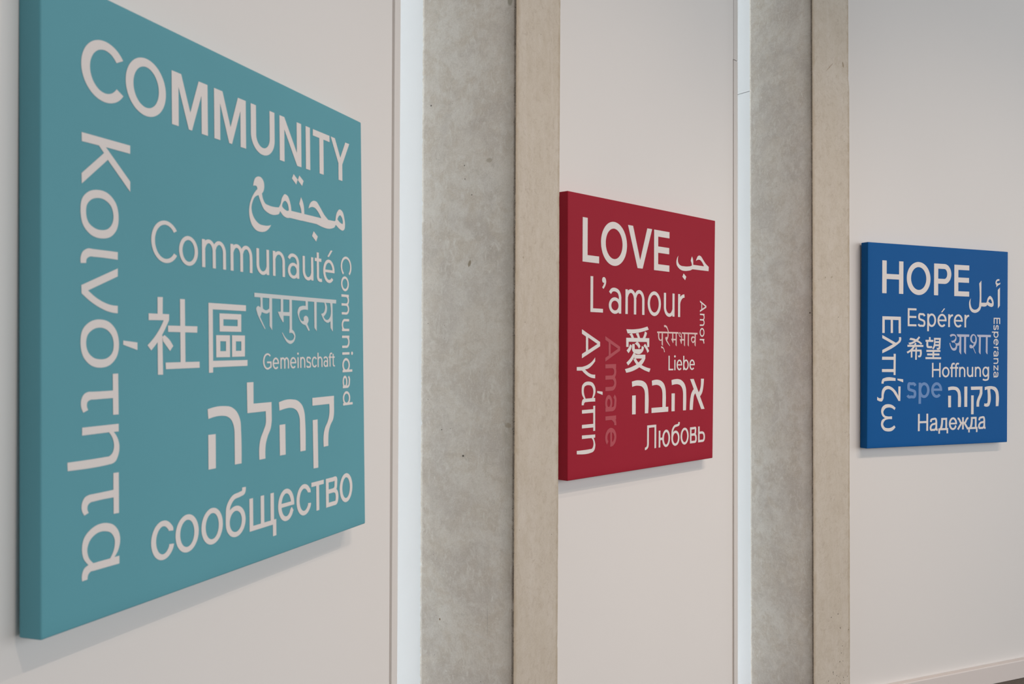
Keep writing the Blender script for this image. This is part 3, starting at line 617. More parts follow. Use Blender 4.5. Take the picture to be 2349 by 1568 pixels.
  ('Amor', 'w', """
P3722 1587,4228 1383,4227 1309,3721 1108,3721 1179,3833 1222,3833 1472,3722 1516|3896 1448,4153 1346,3895 1246
P3721 1042,3721 984,4086 983,4086 1041
S66 58 3720 790,~3928 789,~3939 789,~3959 791,~3994 801,~4037 835,~4058 883,~4054 935,~4025 980,~3995 1000,~3977 1007
S66 58 3720 567,~3928 566,~3939 566,~3958 568,~3993 578,~4036 612,~4058 660,~4053 712,~4024 756,~3995 777,~3976 784
P~3899 85,~3975 100,~4038 145,~4078 211,~4086 286,~4062 359,~4010 415,~3939 446,~3861 447,~3790 416,~3737 359,~3713 287,~3721 211,~3760 145,~3823 101|~3899 143,~3949 154,~3990 184,~4015 229,~4021 280,~4005 330,~3971 368,~3925 389,~3875 389,~3828 368,~3794 330,~3778 281,~3784 229,~3809 184,~3850 154
P3718 -3,3718 -61,4076 -62,4077 -4
S66 58 3919 -29,~3983 -56,~4040 -128,~4049 -192"""),
  ('Liebe', 'w', """
P1373 -1275,1372 -698,1457 -698,1458 -1214,1720 -1214,1720 -1275
P1794 -1275,1879 -1275,1879 -860,1794 -860
P~1897 -724,~1892 -706,~1877 -691,~1855 -682,~1830 -680,~1805 -685,~1786 -698,~1776 -715,~1776 -733,~1786 -750,~1805 -763,~1830 -768,~1855 -766,~1877 -757,~1892 -742
S85 61 ~2328 -1090,~2330 -1044,~2317 -990,~2271 -924,~2203 -887,~2128 -888,~2062 -927,~2017 -995,~2005 -1079,~2026 -1160,~2078 -1222,~2148 -1251,~2223 -1242,~2266 -1215,~2286 -1196
P2004 -1090,2336 -1090,2336 -1038,2004 -1038
P2450 -1275,2535 -1275,2535 -702,2450 -702
P~2867 -1067,~2849 -979,~2798 -907,~2724 -862,~2639 -853,~2557 -881,~2494 -941,~2459 -1022,~2459 -1112,~2494 -1194,~2558 -1254,~2639 -1281,~2724 -1272,~2799 -1227,~2849 -1155|~2782 -1067,~2771 -1004,~2741 -953,~2698 -921,~2648 -914,~2600 -934,~2563 -977,~2542 -1035,~2542 -1099,~2563 -1158,~2600 -1201,~2648 -1220,~2698 -1214,~2742 -1182,~2771 -1130
S85 61 ~3290 -1090,~3293 -1043,~3279 -990,~3233 -923,~3164 -887,~3088 -888,~3021 -927,~2976 -995,~2963 -1078,~2985 -1159,~3037 -1221,~3108 -1250,~3184 -1241,~3228 -1215,~3248 -1195
P2963 -1090,3299 -1090,3299 -1037,2963 -1038"""),
  ('Любовь', 'w', """
P407 -4269,525 -4269,527 -3365,409 -3365
P-92 -3460,526 -3461,527 -3365,-92 -3364
S117 96 -34 -3412,~-35 -3997,~-35 -4051,~-70 -4186,~-178 -4243,~-239 -4248
P700 -4269,817 -4270,819 -3614,702 -3614
P759 -3990,1023 -3990,1023 -3895,759 -3894
P~1507 -3943,~1483 -3805,~1415 -3690,~1315 -3619,~1200 -3604,~1090 -3648,~1004 -3742,~957 -3872,~957 -4013,~1003 -4142,~1089 -4237,~1199 -4281,~1314 -4267,~1414 -4196,~1482 -4082|~1390 -3943,~1376 -3844,~1337 -3761,~1279 -3710,~1212 -3700,~1149 -3731,~1099 -3799,~1071 -3892,~1071 -3993,~1098 -4086,~1148 -4155,~1211 -4186,~1278 -4176,~1336 -4125,~1376 -4043
P~2199 -3984,~2174 -3861,~2101 -3760,~1994 -3697,~1870 -3683,~1752 -3722,~1660 -3806,~1609 -3920,~1609 -4045,~1659 -4160,~1751 -4244,~1869 -4283,~1992 -4270,~2100 -4208,~2173 -4106|~2082 -3984,~2067 -3900,~2022 -3831,~1957 -3788,~1882 -3779,~1811 -3805,~1754 -3862,~1724 -3940,~1723 -4026,~1754 -4104,~1810 -4161,~1881 -4188,~1956 -4179,~2022 -4136,~2066 -4067
S117 96 1661 -3996,~1664 -3839,~1687 -3662,~1830 -3511,~2033 -3476,~2141 -3446,~2159 -3355
P~2887 -3946,~2861 -3807,~2787 -3693,~2678 -3622,~2552 -3607,~2432 -3650,~2337 -3745,~2286 -3874,~2285 -4016,~2337 -4145,~2430 -4240,~2551 -4284,~2676 -4270,~2786 -4199,~2861 -4085|~2770 -3946,~2754 -3846,~2709 -3764,~2641 -3712,~2564 -3702,~2490 -3733,~2432 -3801,~2400 -3894,~2400 -3996,~2431 -4089,~2489 -4157,~2563 -4189,~2640 -4179,~2708 -4128,~2754 -4045
P2988 -4274,3105 -4274,3106 -3618,2989 -3618
S117 96 3048 -3666,3252 -3666,~3283 -3666,~3405 -3671,~3408 -3776,~3384 -3881,~3282 -3924,3251 -3924,3047 -3923
S117 96 3047 -3923,3277 -3924,~3303 -3924,~3424 -3980,~3454 -4098,~3413 -4216,~3303 -4227,3277 -4227,3047 -4227
P3619 -4276,3736 -4276,3737 -3619,3620 -3619
S117 96 3678 -3882,3891 -3882,~3924 -3882,~4061 -3942,~4104 -4080,~4050 -4211,~3923 -4228,3890 -4228,3677 -4228"""),
  ('Amare', 'f', """
P-2793 15,-1879 -364,-1878 -507,-2784 -905,-2785 -770,-2586 -684,-2591 -202,-2792 -120|-2464 -253,-2012 -437,-2460 -630
P-2783 -1005,-2781 -1151,-2123 -1144,-2125 -998
S133 146 -2778 -1488,~-2403 -1484,~-2383 -1484,~-2349 -1481,~-2288 -1461,~-2214 -1398,~-2178 -1309,~-2186 -1214,~-2238 -1132,~-2290 -1096,~-2322 -1083
S133 146 -2773 -1899,~-2398 -1895,~-2379 -1894,~-2344 -1891,~-2284 -1871,~-2210 -1808,~-2173 -1719,~-2182 -1624,~-2234 -1543,~-2286 -1506,~-2318 -1494
S133 146 -2766 -2647,~-2385 -2643,~-2332 -2642,~-2208 -2584,~-2165 -2407,~-2166 -2263,~-2245 -2167
P~-2561 -2700,~-2474 -2674,~-2402 -2602,~-2358 -2496,~-2349 -2376,~-2378 -2260,~-2440 -2171,~-2522 -2122,~-2612 -2123,~-2694 -2174,~-2753 -2264,~-2780 -2380,~-2769 -2501,~-2723 -2605,~-2650 -2676|~-2563 -2554,~-2525 -2541,~-2493 -2505,~-2474 -2452,~-2471 -2392,~-2483 -2334,~-2510 -2289,~-2546 -2265,~-2586 -2266,~-2621 -2291,~-2647 -2336,~-2659 -2394,~-2654 -2454,~-2634 -2507,~-2601 -2542
P-2763 -2887,-2762 -3032,-2106 -3025,-2108 -2880
S133 146 -2395 -2948,~-2277 -3013,~-2171 -3116,~-2160 -3237
S133 146 ~-2461 -3922,~-2390 -3926,~-2312 -3903,~-2213 -3826,~-2160 -3715,~-2163 -3592,~-2222 -3483,~-2323 -3412,~-2447 -3392,~-2567 -3429,~-2658 -3514,~-2700 -3630,~-2685 -3752,~-2646 -3823,~-2616 -3855
P-2467 -3392,-2461 -3936,-2348 -3935,-2354 -3391"""),
  ('Αγάπη', 'w', """
P-4156 235,-3103 -199,-3102 -355,-4147 -781,-4148 -630,-3922 -536,-3926 -16,-4154 79|-3798 -48,-3255 -272,-3794 -496
P-3387 -753,-3386 -887,~-3643 -1079,~-3797 -1148,-3975 -1170,~-3770 -1293,~-3589 -1353,-3382 -1367,-3381 -1499,~-3666 -1457,~-3922 -1351,-4139 -1212,-4434 -1211,-4435 -1087,-4127 -1082,~-3823 -1015,~-3567 -898
P~-3754 -1605,~-3509 -1666,~-3378 -1819,~-3356 -1963,~-3394 -2088,-3474 -2193,-3375 -2197,-3374 -2323,~-3889 -2326,~-3965 -2332,~-4015 -2373,-4027 -2427,-4146 -2430,~-4142 -2329,~-4105 -2244,-4017 -2201,~-4132 -2049,~-4153 -1908,~-4122 -1737,~-3971 -1631|~-3753 -1731,~-3599 -1766,~-3502 -1879,~-3481 -1975,~-3506 -2085,-3562 -2196,-3928 -2204,~-4005 -2061,~-4034 -1911,~-3995 -1787,~-3894 -1740
P-3259 -1950,-2937 -1988,-2936 -2103,-3259 -2016
P-3484 -2473,-3373 -2473,-3365 -3365,-3477 -3366,-3478 -3240,-4127 -3238,-4128 -3116,-3479 -3113,-3482 -2718,-4131 -2722,-4132 -2597,-3483 -2591
P-3364 -3497,-3363 -3611,-3454 -3613,~-3388 -3736,~-3353 -3881,~-3399 -4036,~-3502 -4110,~-3592 -4127,-4409 -4121,-4410 -4005,~-3645 -3998,~-3567 -3995,~-3490 -3934,~-3458 -3810,~-3492 -3697,-3571 -3610,-4124 -3607,-4125 -3485"""),
  ('愛', 'w', """
P-1491 291,~-990 297,~-552 338,-106 421,-19 304,~-551 199,~-880 155,-1409 140
P-1306 104,-1130 151,~-1053 64,-999 -23,-1161 -31,~-1204 37
P-880 136,-705 173,~-649 70,-593 -27,-747 -29,~-792 43
P-273 235,-138 180,~-171 91,-248 -25,-427 -28,~-339 88
P-1497 -27,22 -22,20 -361,-122 -366,-135 -171,-1342 -173,-1341 -366,-1494 -367
P-1245 -263,-1126 -318,~-1200 -462,-1345 -600,-1467 -498,~-1330 -388
P-1101 -256,-953 -254,-945 -449,-506 -447,-480 -320,-335 -370,~-379 -497,~-500 -593,-983 -593,~-1092 -512
P-790 -158,~-658 -233,-569 -340,-667 -435,~-778 -322,-942 -245
P-258 -236,~-122 -356,15 -515,-98 -592,~-211 -433,-369 -319
P-1016 -581,-880 -637,~-1089 -862,-1363 -1056,-1479 -954,~-1219 -787
P-939 -656,-239 -656,-238 -803,~-342 -929,~-563 -1092,~-956 -1239,-1482 -1328,-1568 -1192,~-1087 -1100,~-783 -1002,~-608 -902,-450 -802,-981 -800
P-1035 -825,-872 -800,~-696 -952,~-430 -1068,111 -1191,33 -1326,~-384 -1221,~-739 -1078,~-915 -951"""),
  ('אהבה', 'w', """
P-1120 -1665,~-874 -1628,~-630 -1626,~-358 -1670,~-158 -1781,~-56 -1954,~-22 -2154,-28 -2896,-254 -2893,-255 -2147,~-306 -1989,~-455 -1872,~-701 -1828,~-872 -1827,-1096 -1863
P-1098 -2189,-864 -2187,-863 -2899,-1097 -2894
P207 -1658,~423 -1629,~629 -1631,~864 -1682,~1075 -1825,~1168 -2016,~1191 -2221,1187 -2706,1373 -2710,1369 -2901,197 -2901,195 -2707,950 -2704,951 -2185,~892 -1994,~761 -1882,~579 -1830,~399 -1830,234 -1850
P1592 -1665,~1849 -1633,~2094 -1634,~2343 -1691,~2567 -1846,~2667 -2028,~2688 -2239,2674 -2903,2450 -2902,2453 -2232,~2401 -2036,~2262 -1898,~2041 -1836,~1850 -1836,1621 -1864
P1604 -2193,1840 -2195,1832 -2904,1602 -2901
P2980 -1651,3255 -1649,3656 -2216,~3772 -2059,3827 -1652,4063 -1657,~4021 -1957,~3920 -2232,3759 -2381,4124 -2911,3858 -2912,3380 -2235,~3280 -2349,~3239 -2546,3190 -2908,2956 -2908,~3009 -2431,~3093 -2222,3264 -2060"""),
  ('حب', 'w', """
P2056 3309,~2026 3201,~2036 3061,~2111 2976,~2241 2926,~2485 2913,~2807 2930,~2998 2959,3084 2991,~3064 3066,2987 3173,~3024 3258,3091 3358,~3160 3248,3181 3024,4006 3021,4016 3042,~3876 3178,~3716 3259,~3598 3266,~3500 3243,3393 3202,~3460 3312,~3538 3401,~3646 3440,~3775 3419,~3934 3307,~4136 3155,4413 3023,4400 2844,3114 2837,~3019 2797,~2808 2757,~2524 2731,~2261 2751,~2056 2832,~1945 2924,~1911 3052,~1952 3185
P2455 2622,2658 2499,2570 2356,2361 2482"""),
  ('प्रेमभाव', 'p', """
P1036 502,1134 505,~1250 458,~1329 345,1386 239,1329 243,~1251 358,~1160 420,1052 425
P562 246,2091 246,2087 182,2076 184,563 183
P2325 244,3542 242,3530 175,2372 183
P627 184,712 181,~720 -2,~789 -72,~854 -60,879 -23,878 180,964 179,964 -316,877 -263,880 -95,~800 -116,~682 -74,~632 33
P839 -329,888 -328,~1007 -381,~1073 -465,1113 -555,1052 -558,~1030 -465,~964 -412,856 -400
P1286 181,1347 181,~1363 104,~1331 7,1262 -91,1481 -309,1466 -321,~1289 -199,~1179 -92,~1134 4,~1189 47,1276 24,~1297 103
P1628 183,1705 184,1712 -27,1886 -25,1884 185,1963 184,1960 -327,1877 -273,1887 -86,1719 -83,1713 -185,1682 -195,1552 -27,1629 -23
P~2189 245,~2280 204,~2342 119,2357 -23,2499 -25,2498 185,2583 184,2575 -326,2501 -272,2507 -89,2344 -85,2329 -220,2288 -217,2180 -37,2289 -30,2281 50,~2202 55,~2122 115,~2110 182|~2189 215,~2246 166,~2288 93,~2270 77,~2213 92,~2160 153
P2794 185,2875 184,2868 -328,2786 -272
P3316 184,3404 183,3391 -324,3312 -268,3313 -130,~3188 -182,~3082 -120,~3034 -21,~3069 55,~3186 98,3317 58|~3293 20,3312 8,3306 -42,~3176 -119,~3117 -82,~3105 -32,~3175 25"""),
 ],
 2: [
  ('HOPE', 'w', """
P-3966 2558,-3679 2558,-3681 4161,-3968 4161
P-2860 2560,-2573 2560,-2575 4162,-2862 4162
P-3823 3257,-2717 3259,-2718 3511,-3824 3510
P~-734 3363,~-804 3698,~-1001 3975,~-1292 4145,~-1625 4181,~-1943 4075,~-2192 3845,~-2328 3532,~-2327 3190,~-2191 2877,~-1942 2649,~-1623 2543,~-1290 2579,~-1000 2751,~-803 3028|~-1022 3363,~-1067 3595,~-1193 3786,~-1380 3905,~-1594 3929,~-1799 3856,~-1959 3697,~-2047 3480,~-2046 3243,~-1958 3026,~-1798 2868,~-1593 2795,~-1379 2820,~-1192 2939,~-1066 3131
P-485 2563,-197 2563,-199 4164,-487 4163
S288 253 -343 4037,176 4038,~236 4038,~289 4033,~383 4001,~500 3896,~566 3745,~566 3576,~501 3425,~384 3320,~290 3287,~237 3282,177 3282,-342 3281
P935 2564,932 4165,2004 4166,2004 3913,1220 3912,1221 3523,1988 3524,1989 3271,1221 3270,1222 2818,2005 2819,2006 2566"""),
  ('Espérer', 'w', """
P-2265 972,-2266 1865,-1679 1866,-1679 1767,-2147 1767,-2147 1486,-1687 1486,-1687 1388,-2147 1387,-2146 1071,-1678 1071,-1678 973
S119 98 -1119 1494,~-1201 1579,~-1325 1587,~-1469 1579,~-1502 1458,~-1479 1364,~-1314 1299,~-1150 1227,~-1127 1143,~-1170 1025,~-1335 1010,~-1468 1015,~-1546 1084
P-941 743,-822 743,-823 1624,-942 1624
P~-331 1299,~-358 1437,~-432 1550,~-540 1620,~-665 1635,~-785 1591,~-878 1497,~-929 1369,~-929 1229,~-878 1100,~-784 1006,~-665 963,~-540 978,~-431 1048,~-357 1162|~-451 1299,~-467 1397,~-511 1477,~-577 1527,~-653 1537,~-725 1506,~-782 1440,~-812 1349,~-812 1249,~-781 1158,~-725 1092,~-652 1061,~-577 1072,~-511 1121,~-466 1202
S119 98 ~337 1264,~341 1336,~320 1419,~247 1524,~141 1581,~22 1579,~-83 1518,~-153 1412,~-173 1282,~-138 1155,~-57 1059,~54 1013,~171 1028,~239 1069,~271 1099
P-173 1263,349 1264,349 1348,-173 1347
P519 975,638 975,638 1624,518 1624
S119 98 572 1339,~626 1456,~742 1560,~857 1583
S119 98 ~1487 1265,~1491 1337,~1470 1420,~1398 1524,~1292 1581,~1174 1579,~1070 1519,~1000 1412,~980 1282,~1015 1156,~1095 1060,~1205 1015,~1322 1029,~1390 1070,~1421 1100
P980 1264,1499 1265,1499 1348,980 1348
P1676 976,1795 976,1795 1624,1675 1624
S119 98 1729 1339,~1783 1456,~1896 1560,~2010 1583
P13 1711,214 1915,298 1910,94 1708"""),
  ('Hoffnung', 'w', """
P-592 -1571,-491 -1571,-492 -844,-594 -845
P-94 -1570,7 -1570,6 -843,-96 -844
P-542 -1240,-44 -1240,-44 -1152,-542 -1153
P~628 -1313,~605 -1204,~541 -1115,~447 -1059,~339 -1048,~236 -1082,~155 -1157,~112 -1258,~112 -1369,~156 -1470,~237 -1544,~340 -1578,~448 -1566,~542 -1511,~606 -1421|~527 -1313,~513 -1240,~474 -1179,~416 -1142,~350 -1135,~287 -1158,~238 -1208,~211 -1276,~211 -1351,~238 -1419,~288 -1469,~351 -1492,~417 -1484,~474 -1446,~513 -1386
S102 87 793 -1569,~792 -1024,~792 -993,~838 -901,~924 -883,~996 -904
P667 -1142,944 -1142,944 -1055,667 -1055
S102 87 1090 -1568,~1089 -1023,~1088 -992,~1134 -900,~1221 -881,~1294 -903
P963 -1141,1241 -1141,1241 -1054,963 -1054
P1311 -1568,1412 -1567,1411 -1053,1310 -1053
S102 87 1709 -1567,~1709 -1274,~1709 -1258,~1706 -1230,~1689 -1180,~1637 -1119,~1562 -1088,~1481 -1094,~1412 -1137,~1380 -1179,~1369 -1205
P2327 -1050,2225 -1050,2226 -1566,2328 -1566
S102 87 1926 -1051,~1927 -1345,~1927 -1360,~1929 -1389,~1946 -1439,~1999 -1500,~2075 -1531,~2156 -1524,~2226 -1482,~2257 -1439,~2268 -1413
P2449 -1566,2551 -1565,2550 -1049,2448 -1049
S102 87 2842 -1565,~2842 -1270,~2842 -1255,~2839 -1226,~2823 -1176,~2771 -1115,~2697 -1084,~2617 -1090,~2549 -1133,~2519 -1176,~2508 -1202
P3391 -1564,3493 -1564,3492 -1046,3390 -1046
P~3487 -1305,~3466 -1195,~3405 -1105,~3317 -1049,~3215 -1038,~3118 -1072,~3042 -1148,~3000 -1250,~3000 -1362,~3042 -1464,~3118 -1539,~3216 -1573,~3318 -1561,~3406 -1505,~3466 -1414|~3386 -1305,~3373 -1231,~3338 -1170,~3285 -1132,~3226 -1124,~3168 -1148,~3124 -1199,~3099 -1268,~3100 -1343,~3124 -1413,~3169 -1463,~3226 -1486,~3286 -1478,~3338 -1440,~3373 -1379
S102 87 3442 -1409,~3442 -1574,~3417 -1681,~3244 -1733,~3035 -1696"""),
  ('Надежда', 'w', """
P-1534 -4251,-1412 -4251,-1412 -3393,-1534 -3393
P-960 -4251,-837 -4251,-837 -3393,-960 -3393
P-1473 -3860,-899 -3860,-899 -3759,-1473 -3759
S122 100 -651 -3817,~-618 -3706,~-477 -3669,~-316 -3675,~-277 -3780,~-270 -3879,~-270 -4103,~-253 -4202,~-173 -4223
S122 100 -270 -3879,~-374 -3913,~-569 -3954,~-668 -4096,~-638 -4208,~-511 -4213,~-374 -4208,~-270 -4078
P68 -3731,483 -3731,483 -3631,68 -3631
P361 -4251,483 -4251,483 -3631,361 -3631
P68 -3631,190 -3631,~183 -3972,115 -4220,-55 -4220,~33 -4003
P-123 -4251,558 -4251,558 -4151,-123 -4151
P-123 -4419,-13 -4419,-13 -4161,-123 -4161
P448 -4419,558 -4419,558 -4161,448 -4161
S122 100 ~1124 -3975,~1122 -3907,~1104 -3828,~1040 -3730,~947 -3675,~843 -3677,~751 -3733,~689 -3834,~671 -3956,~701 -4076,~771 -4167,~868 -4211,~971 -4198,~1059 -4132,~1099 -4066,~1124 -4053
P671 -3975,1136 -3975,1136 -3890,671 -3890
P1548 -4251,1670 -4251,1670 -3630,1548 -3630
S122 100 1997 -3680,~1926 -3695,~1855 -3767,~1767 -3897,1609 -3919
S122 100 1973 -4251,~1878 -4127,1720 -3928
S122 100 1222 -3680,~1293 -3695,~1364 -3767,~1451 -3897,1609 -3919
S122 100 1245 -4251,~1340 -4127,1498 -3928
P2181 -3730,2591 -3730,2591 -3630,2181 -3630
P2469 -4251,2591 -4251,2591 -3630,2469 -3630
P2181 -3630,2303 -3630,~2297 -3972,2229 -4220,2060 -4220,~2147 -4003
P1993 -4251,2665 -4251,2665 -4151,1993 -4151
P1993 -4419,2103 -4419,2103 -4161,1993 -4161
P2555 -4419,2665 -4419,2665 -4161,2555 -4161
S122 100 2787 -3816,~2819 -3704,~2958 -3667,~3116 -3673,~3155 -3779,~3161 -3878,~3161 -4102,~3178 -4202,~3257 -4223
S122 100 3161 -3878,~3059 -3912,~2867 -3953,~2770 -4096,~2799 -4208,~2924 -4213,~3059 -4208,~3161 -4077"""),
  ('spe', 's', """
S174 139 -1722 -1985,~-1824 -1887,~-1977 -1889,~-2156 -1886,~-2184 -2025,~-2170 -2135,~-1966 -2210,~-1761 -2294,~-1747 -2392,~-1788 -2527,~-1992 -2532,~-2158 -2538,~-2254 -2458
P-1507 -2890,-1333 -2890,-1330 -1835,-1504 -1835
P~-754 -2214,~-786 -2054,~-876 -1923,~-1010 -1841,~-1163 -1823,~-1310 -1873,~-1425 -1982,~-1488 -2130,~-1489 -2293,~-1426 -2442,~-1312 -2551,~-1165 -2602,~-1012 -2585,~-878 -2504,~-787 -2373|~-929 -2213,~-946 -2111,~-993 -2025,~-1064 -1973,~-1145 -1962,~-1223 -1994,~-1284 -2064,~-1318 -2160,~-1318 -2265,~-1285 -2361,~-1224 -2431,~-1147 -2464,~-1065 -2453,~-994 -2401,~-946 -2316
S174 139 ~26 -2257,~32 -2175,~8 -2082,~-75 -1965,~-197 -1901,~-333 -1902,~-454 -1969,~-534 -2088,~-558 -2234,~-519 -2375,~-426 -2483,~-299 -2535,~-164 -2519,~-86 -2474,~-50 -2439
P-558 -2256,44 -2257,44 -2139,-558 -2137"""),
  ('Esperanza', 'w', """
P3815 1515,4300 1517,4301 1197,4229 1197,4228 1459,4103 1458,4104 1201,4033 1201,4032 1458,3887 1458,3888 1195,3816 1195
S72 58 4100 902,~4146 945,~4141 1010,~4146 1086,~4080 1105,~4029 1091,~3994 1004,~3955 918,~3909 903,~3846 928,~3846 1014,~3840 1085,~3877 1125
P3691 794,3691 736,4171 738,4171 796
P~3996 467,~4070 482,~4132 521,~4170 580,~4177 647,~4154 711,~4102 761,~4033 789,~3956 788,~3887 761,~3836 710,~3813 646,~3821 579,~3859 520,~3921 481|~3996 525,~4041 534,~4078 560,~4101 598,~4106 641,~4092 682,~4060 714,~4018 732,~3972 732,~3929 714,~3898 682,~3884 640,~3889 597,~3913 559,~3950 534
S72 58 ~3978 103,~4016 101,~4058 113,~4111 153,~4140 213,~4139 279,~4108 337,~4054 376,~3987 387,~3922 367,~3873 322,~3850 260,~3858 195,~3879 157,~3895 140
P3977 387,3978 97,4039 97,4038 387
P3821 -3,3821 -61,4174 -60,4174 -2
S72 58 4019 -28,~4082 -54,~4139 -117,~4144 -177
S72 58 3823 -480,~4027 -479,~4055 -479,~4122 -446,~4146 -357,~4146 -286,~4104 -239
P~3932 -501,~3979 -489,~4018 -453,~4042 -401,~4047 -342,~4032 -285,~4000 -241,~3955 -216,~3907 -217,~3863 -241,~3831 -286,~3816 -343,~3821 -402,~3846 -454,~3885 -489|~3932 -443,~3952 -436,~3969 -415,~3979 -384,~3981 -348,~3975 -314,~3961 -288,~3942 -273,~3921 -273,~3902 -288,~3888 -314,~3882 -349,~3884 -384,~3895 -415,~3912 -436
P3823 -599,3823 -657,4176 -656,4175 -598
S72 58 3824 -865,~4025 -864,~4035 -864,~4054 -863,~4086 -851,~4126 -815,~4145 -764,~4141 -709,~4114 -662,~4086 -641,~4069 -633
P3825 -973,3826 -1243,3897 -1243,3896 -972
P4105 -972,4106 -1242,4178 -1242,4177 -971
P3882 -972,4105 -1164,4120 -1242,3897 -1051
S72 58 3827 -1572,~4031 -1571,~4059 -1571,~4126 -1537,~4149 -1446,~4150 -1374,~4107 -1326
P~3936 -1593,~3983 -1580,~4022 -1544,~4046 -1491,~4051 -1431,~4036 -1373,~4003 -1328,~3959 -1303,~3911 -1303,~3867 -1328,~3835 -1374,~3820 -1432,~3825 -1492,~3850 -1545,~3889 -1581|~3936 -1535,~3956 -1528,~3973 -1506,~3983 -1474,~3985 -1437,~3978 -1402,~3965 -1375,~3946 -1360,~3925 -1360,~3906 -1375,~3892 -1402,~3886 -1437,~3888 -1474,~3899 -1506,~3916 -1528"""),
  ('Ελπίζω', 'w', """
P-3944 1429,-2723 1429,-2716 613,-2869 615,-2874 1261,-3248 1263,-3243 621,-3391 619,-3397 1266,-3790 1264,-3785 614,-3943 611
P-3942 513,-3047 142,~-2914 208,~-2840 293,-2849 418,-2707 424,~-2695 294,~-2753 184,~-2886 93,-3934 -379,-3936 -222,-3233 70,-3941 359
P-3189 -401,-3048 -404,-3055 -1446,-3183 -1446,-3184 -1301,-3948 -1295,-3949 -1151,-3191 -1152,-3189 -698,-3945 -698,-3941 -547,-3188 -550
P-3052 -1597,-3051 -1734,~-3709 -1740,~-3791 -1751,~-3831 -1806,-3831 -1863,-3972 -1862,~-3954 -1724,~-3900 -1633,~-3778 -1588
P-2928 -1622,-2547 -1657,-2546 -1806,-2927 -1700
P-2864 -2009,-2717 -2010,-2730 -2724,-2849 -2723,~-3059 -2448,~-3281 -2220,~-3528 -2131,~-3719 -2195,~-3813 -2377,~-3846 -2601,~-3932 -2722,~-4068 -2724,-4249 -2656,-4245 -2497,~-4069 -2577,~-3982 -2558,~-3967 -2416,~-3923 -2172,~-3775 -2021,~-3557 -1976,~-3282 -2056,~-3033 -2243,-2860 -2482
P-3040 -3064,-3108 -3170,~-3274 -3070,~-3507 -3035,~-3712 -3082,~-3841 -3253,~-3750 -3418,~-3599 -3462,-3271 -3469,-3270 -3613,~-3544 -3610,~-3734 -3663,~-3847 -3843,~-3759 -3988,~-3540 -4045,~-3294 -4011,-3121 -3918,-3038 -4014,~-3238 -4167,~-3539 -4205,~-3812 -4130,~-3991 -3860,~-3938 -3658,-3730 -3551,~-3899 -3435,~-3982 -3250,~-3930 -3027,~-3740 -2898,~-3509 -2871,~-3248 -2927"""),
  ('希望', 'w', """
P-2085 394,~-1881 373,~-1670 317,~-1458 232,-1278 132,-1350 58,~-1536 163,~-1748 229,~-1933 275,-2149 297
P-1506 479,-1423 422,~-1564 279,~-1774 161,~-1958 91,-2134 59,-2214 151,~-2024 178,~-1827 247,~-1644 356
P-2274 48,-1193 50,-1196 -50,-2273 -52
P-1761 159,-1668 118,~-1746 -14,~-1877 -160,~-2060 -287,-2262 -385,-2324 -298,~-2087 -190,~-1930 -64,~-1826 54
P-1739 -77,-1634 -76,-1638 -692,-1747 -692
P-1995 -185,-1322 -185,~-1322 -467,~-1372 -545,~-1464 -570,-1537 -567,-1564 -473,~-1478 -476,~-1435 -458,~-1432 -429,-1427 -278,-1941 -281,-1936 -576,-2044 -582,-2044 -248
P-813 449,-699 445,-705 298,-812 297
P-1053 309,-503 309,-522 207,-871 209,-856 -1,-595 -4,-601 -102,~-842 -104,~-936 -85,~-977 -27,-978 208,-1045 207
P-470 414,-362 415,-373 106,~-399 -32,-506 -175,-587 -107,~-507 -3,~-474 105
P-470 414,4 415,2 321,-456 321
P-112 413,4 415,-20 -48,~-39 -137,~-127 -175,-256 -173,-291 -80,~-169 -81,-135 -49
P-388 248,-90 249,-92 158,-387 160
P-400 91,-95 94,-101 -5,-413 -2
P-989 -193,-19 -191,-18 -290,-988 -295
P-934 -373,-81 -369,-84 -470,-933 -471
P-1048 -557,36 -558,33 -657,-1048 -656
P-565 -288,-444 -287,-455 -562,-563 -562"""),
  ('תקוה', 'w', """
P532 -2088,~779 -2047,~991 -2054,~1235 -2117,~1388 -2283,~1442 -2502,1447 -3098,1242 -3103,1244 -2521,~1191 -2335,~1053 -2235,~871 -2216,~720 -2225,555 -2251
P542 -2511,747 -2514,751 -3101,552 -3103
P1693 -2060,1908 -2062,1907 -3100,1701 -3101
P2164 -2067,3012 -2064,3009 -2434,~2938 -2588,~2814 -2785,~2775 -2962,2776 -3105,2582 -3106,~2596 -2826,~2672 -2651,~2780 -2475,2817 -2365,2816 -2228,2181 -2237
P2189 -2518,2375 -2521,2374 -3494,2191 -3495
P3179 -2099,~3469 -2057,~3754 -2064,~4010 -2134,~4171 -2314,~4227 -2539,4200 -3105,4008 -3110,4013 -2558,~3948 -2357,~3787 -2243,~3597 -2219,3581 -2263,~3586 -2931,~3508 -3074,~3351 -3120,3130 -3078,3166 -2939,~3318 -2953,~3387 -2905,~3396 -2839,3375 -2216,3180 -2259"""),
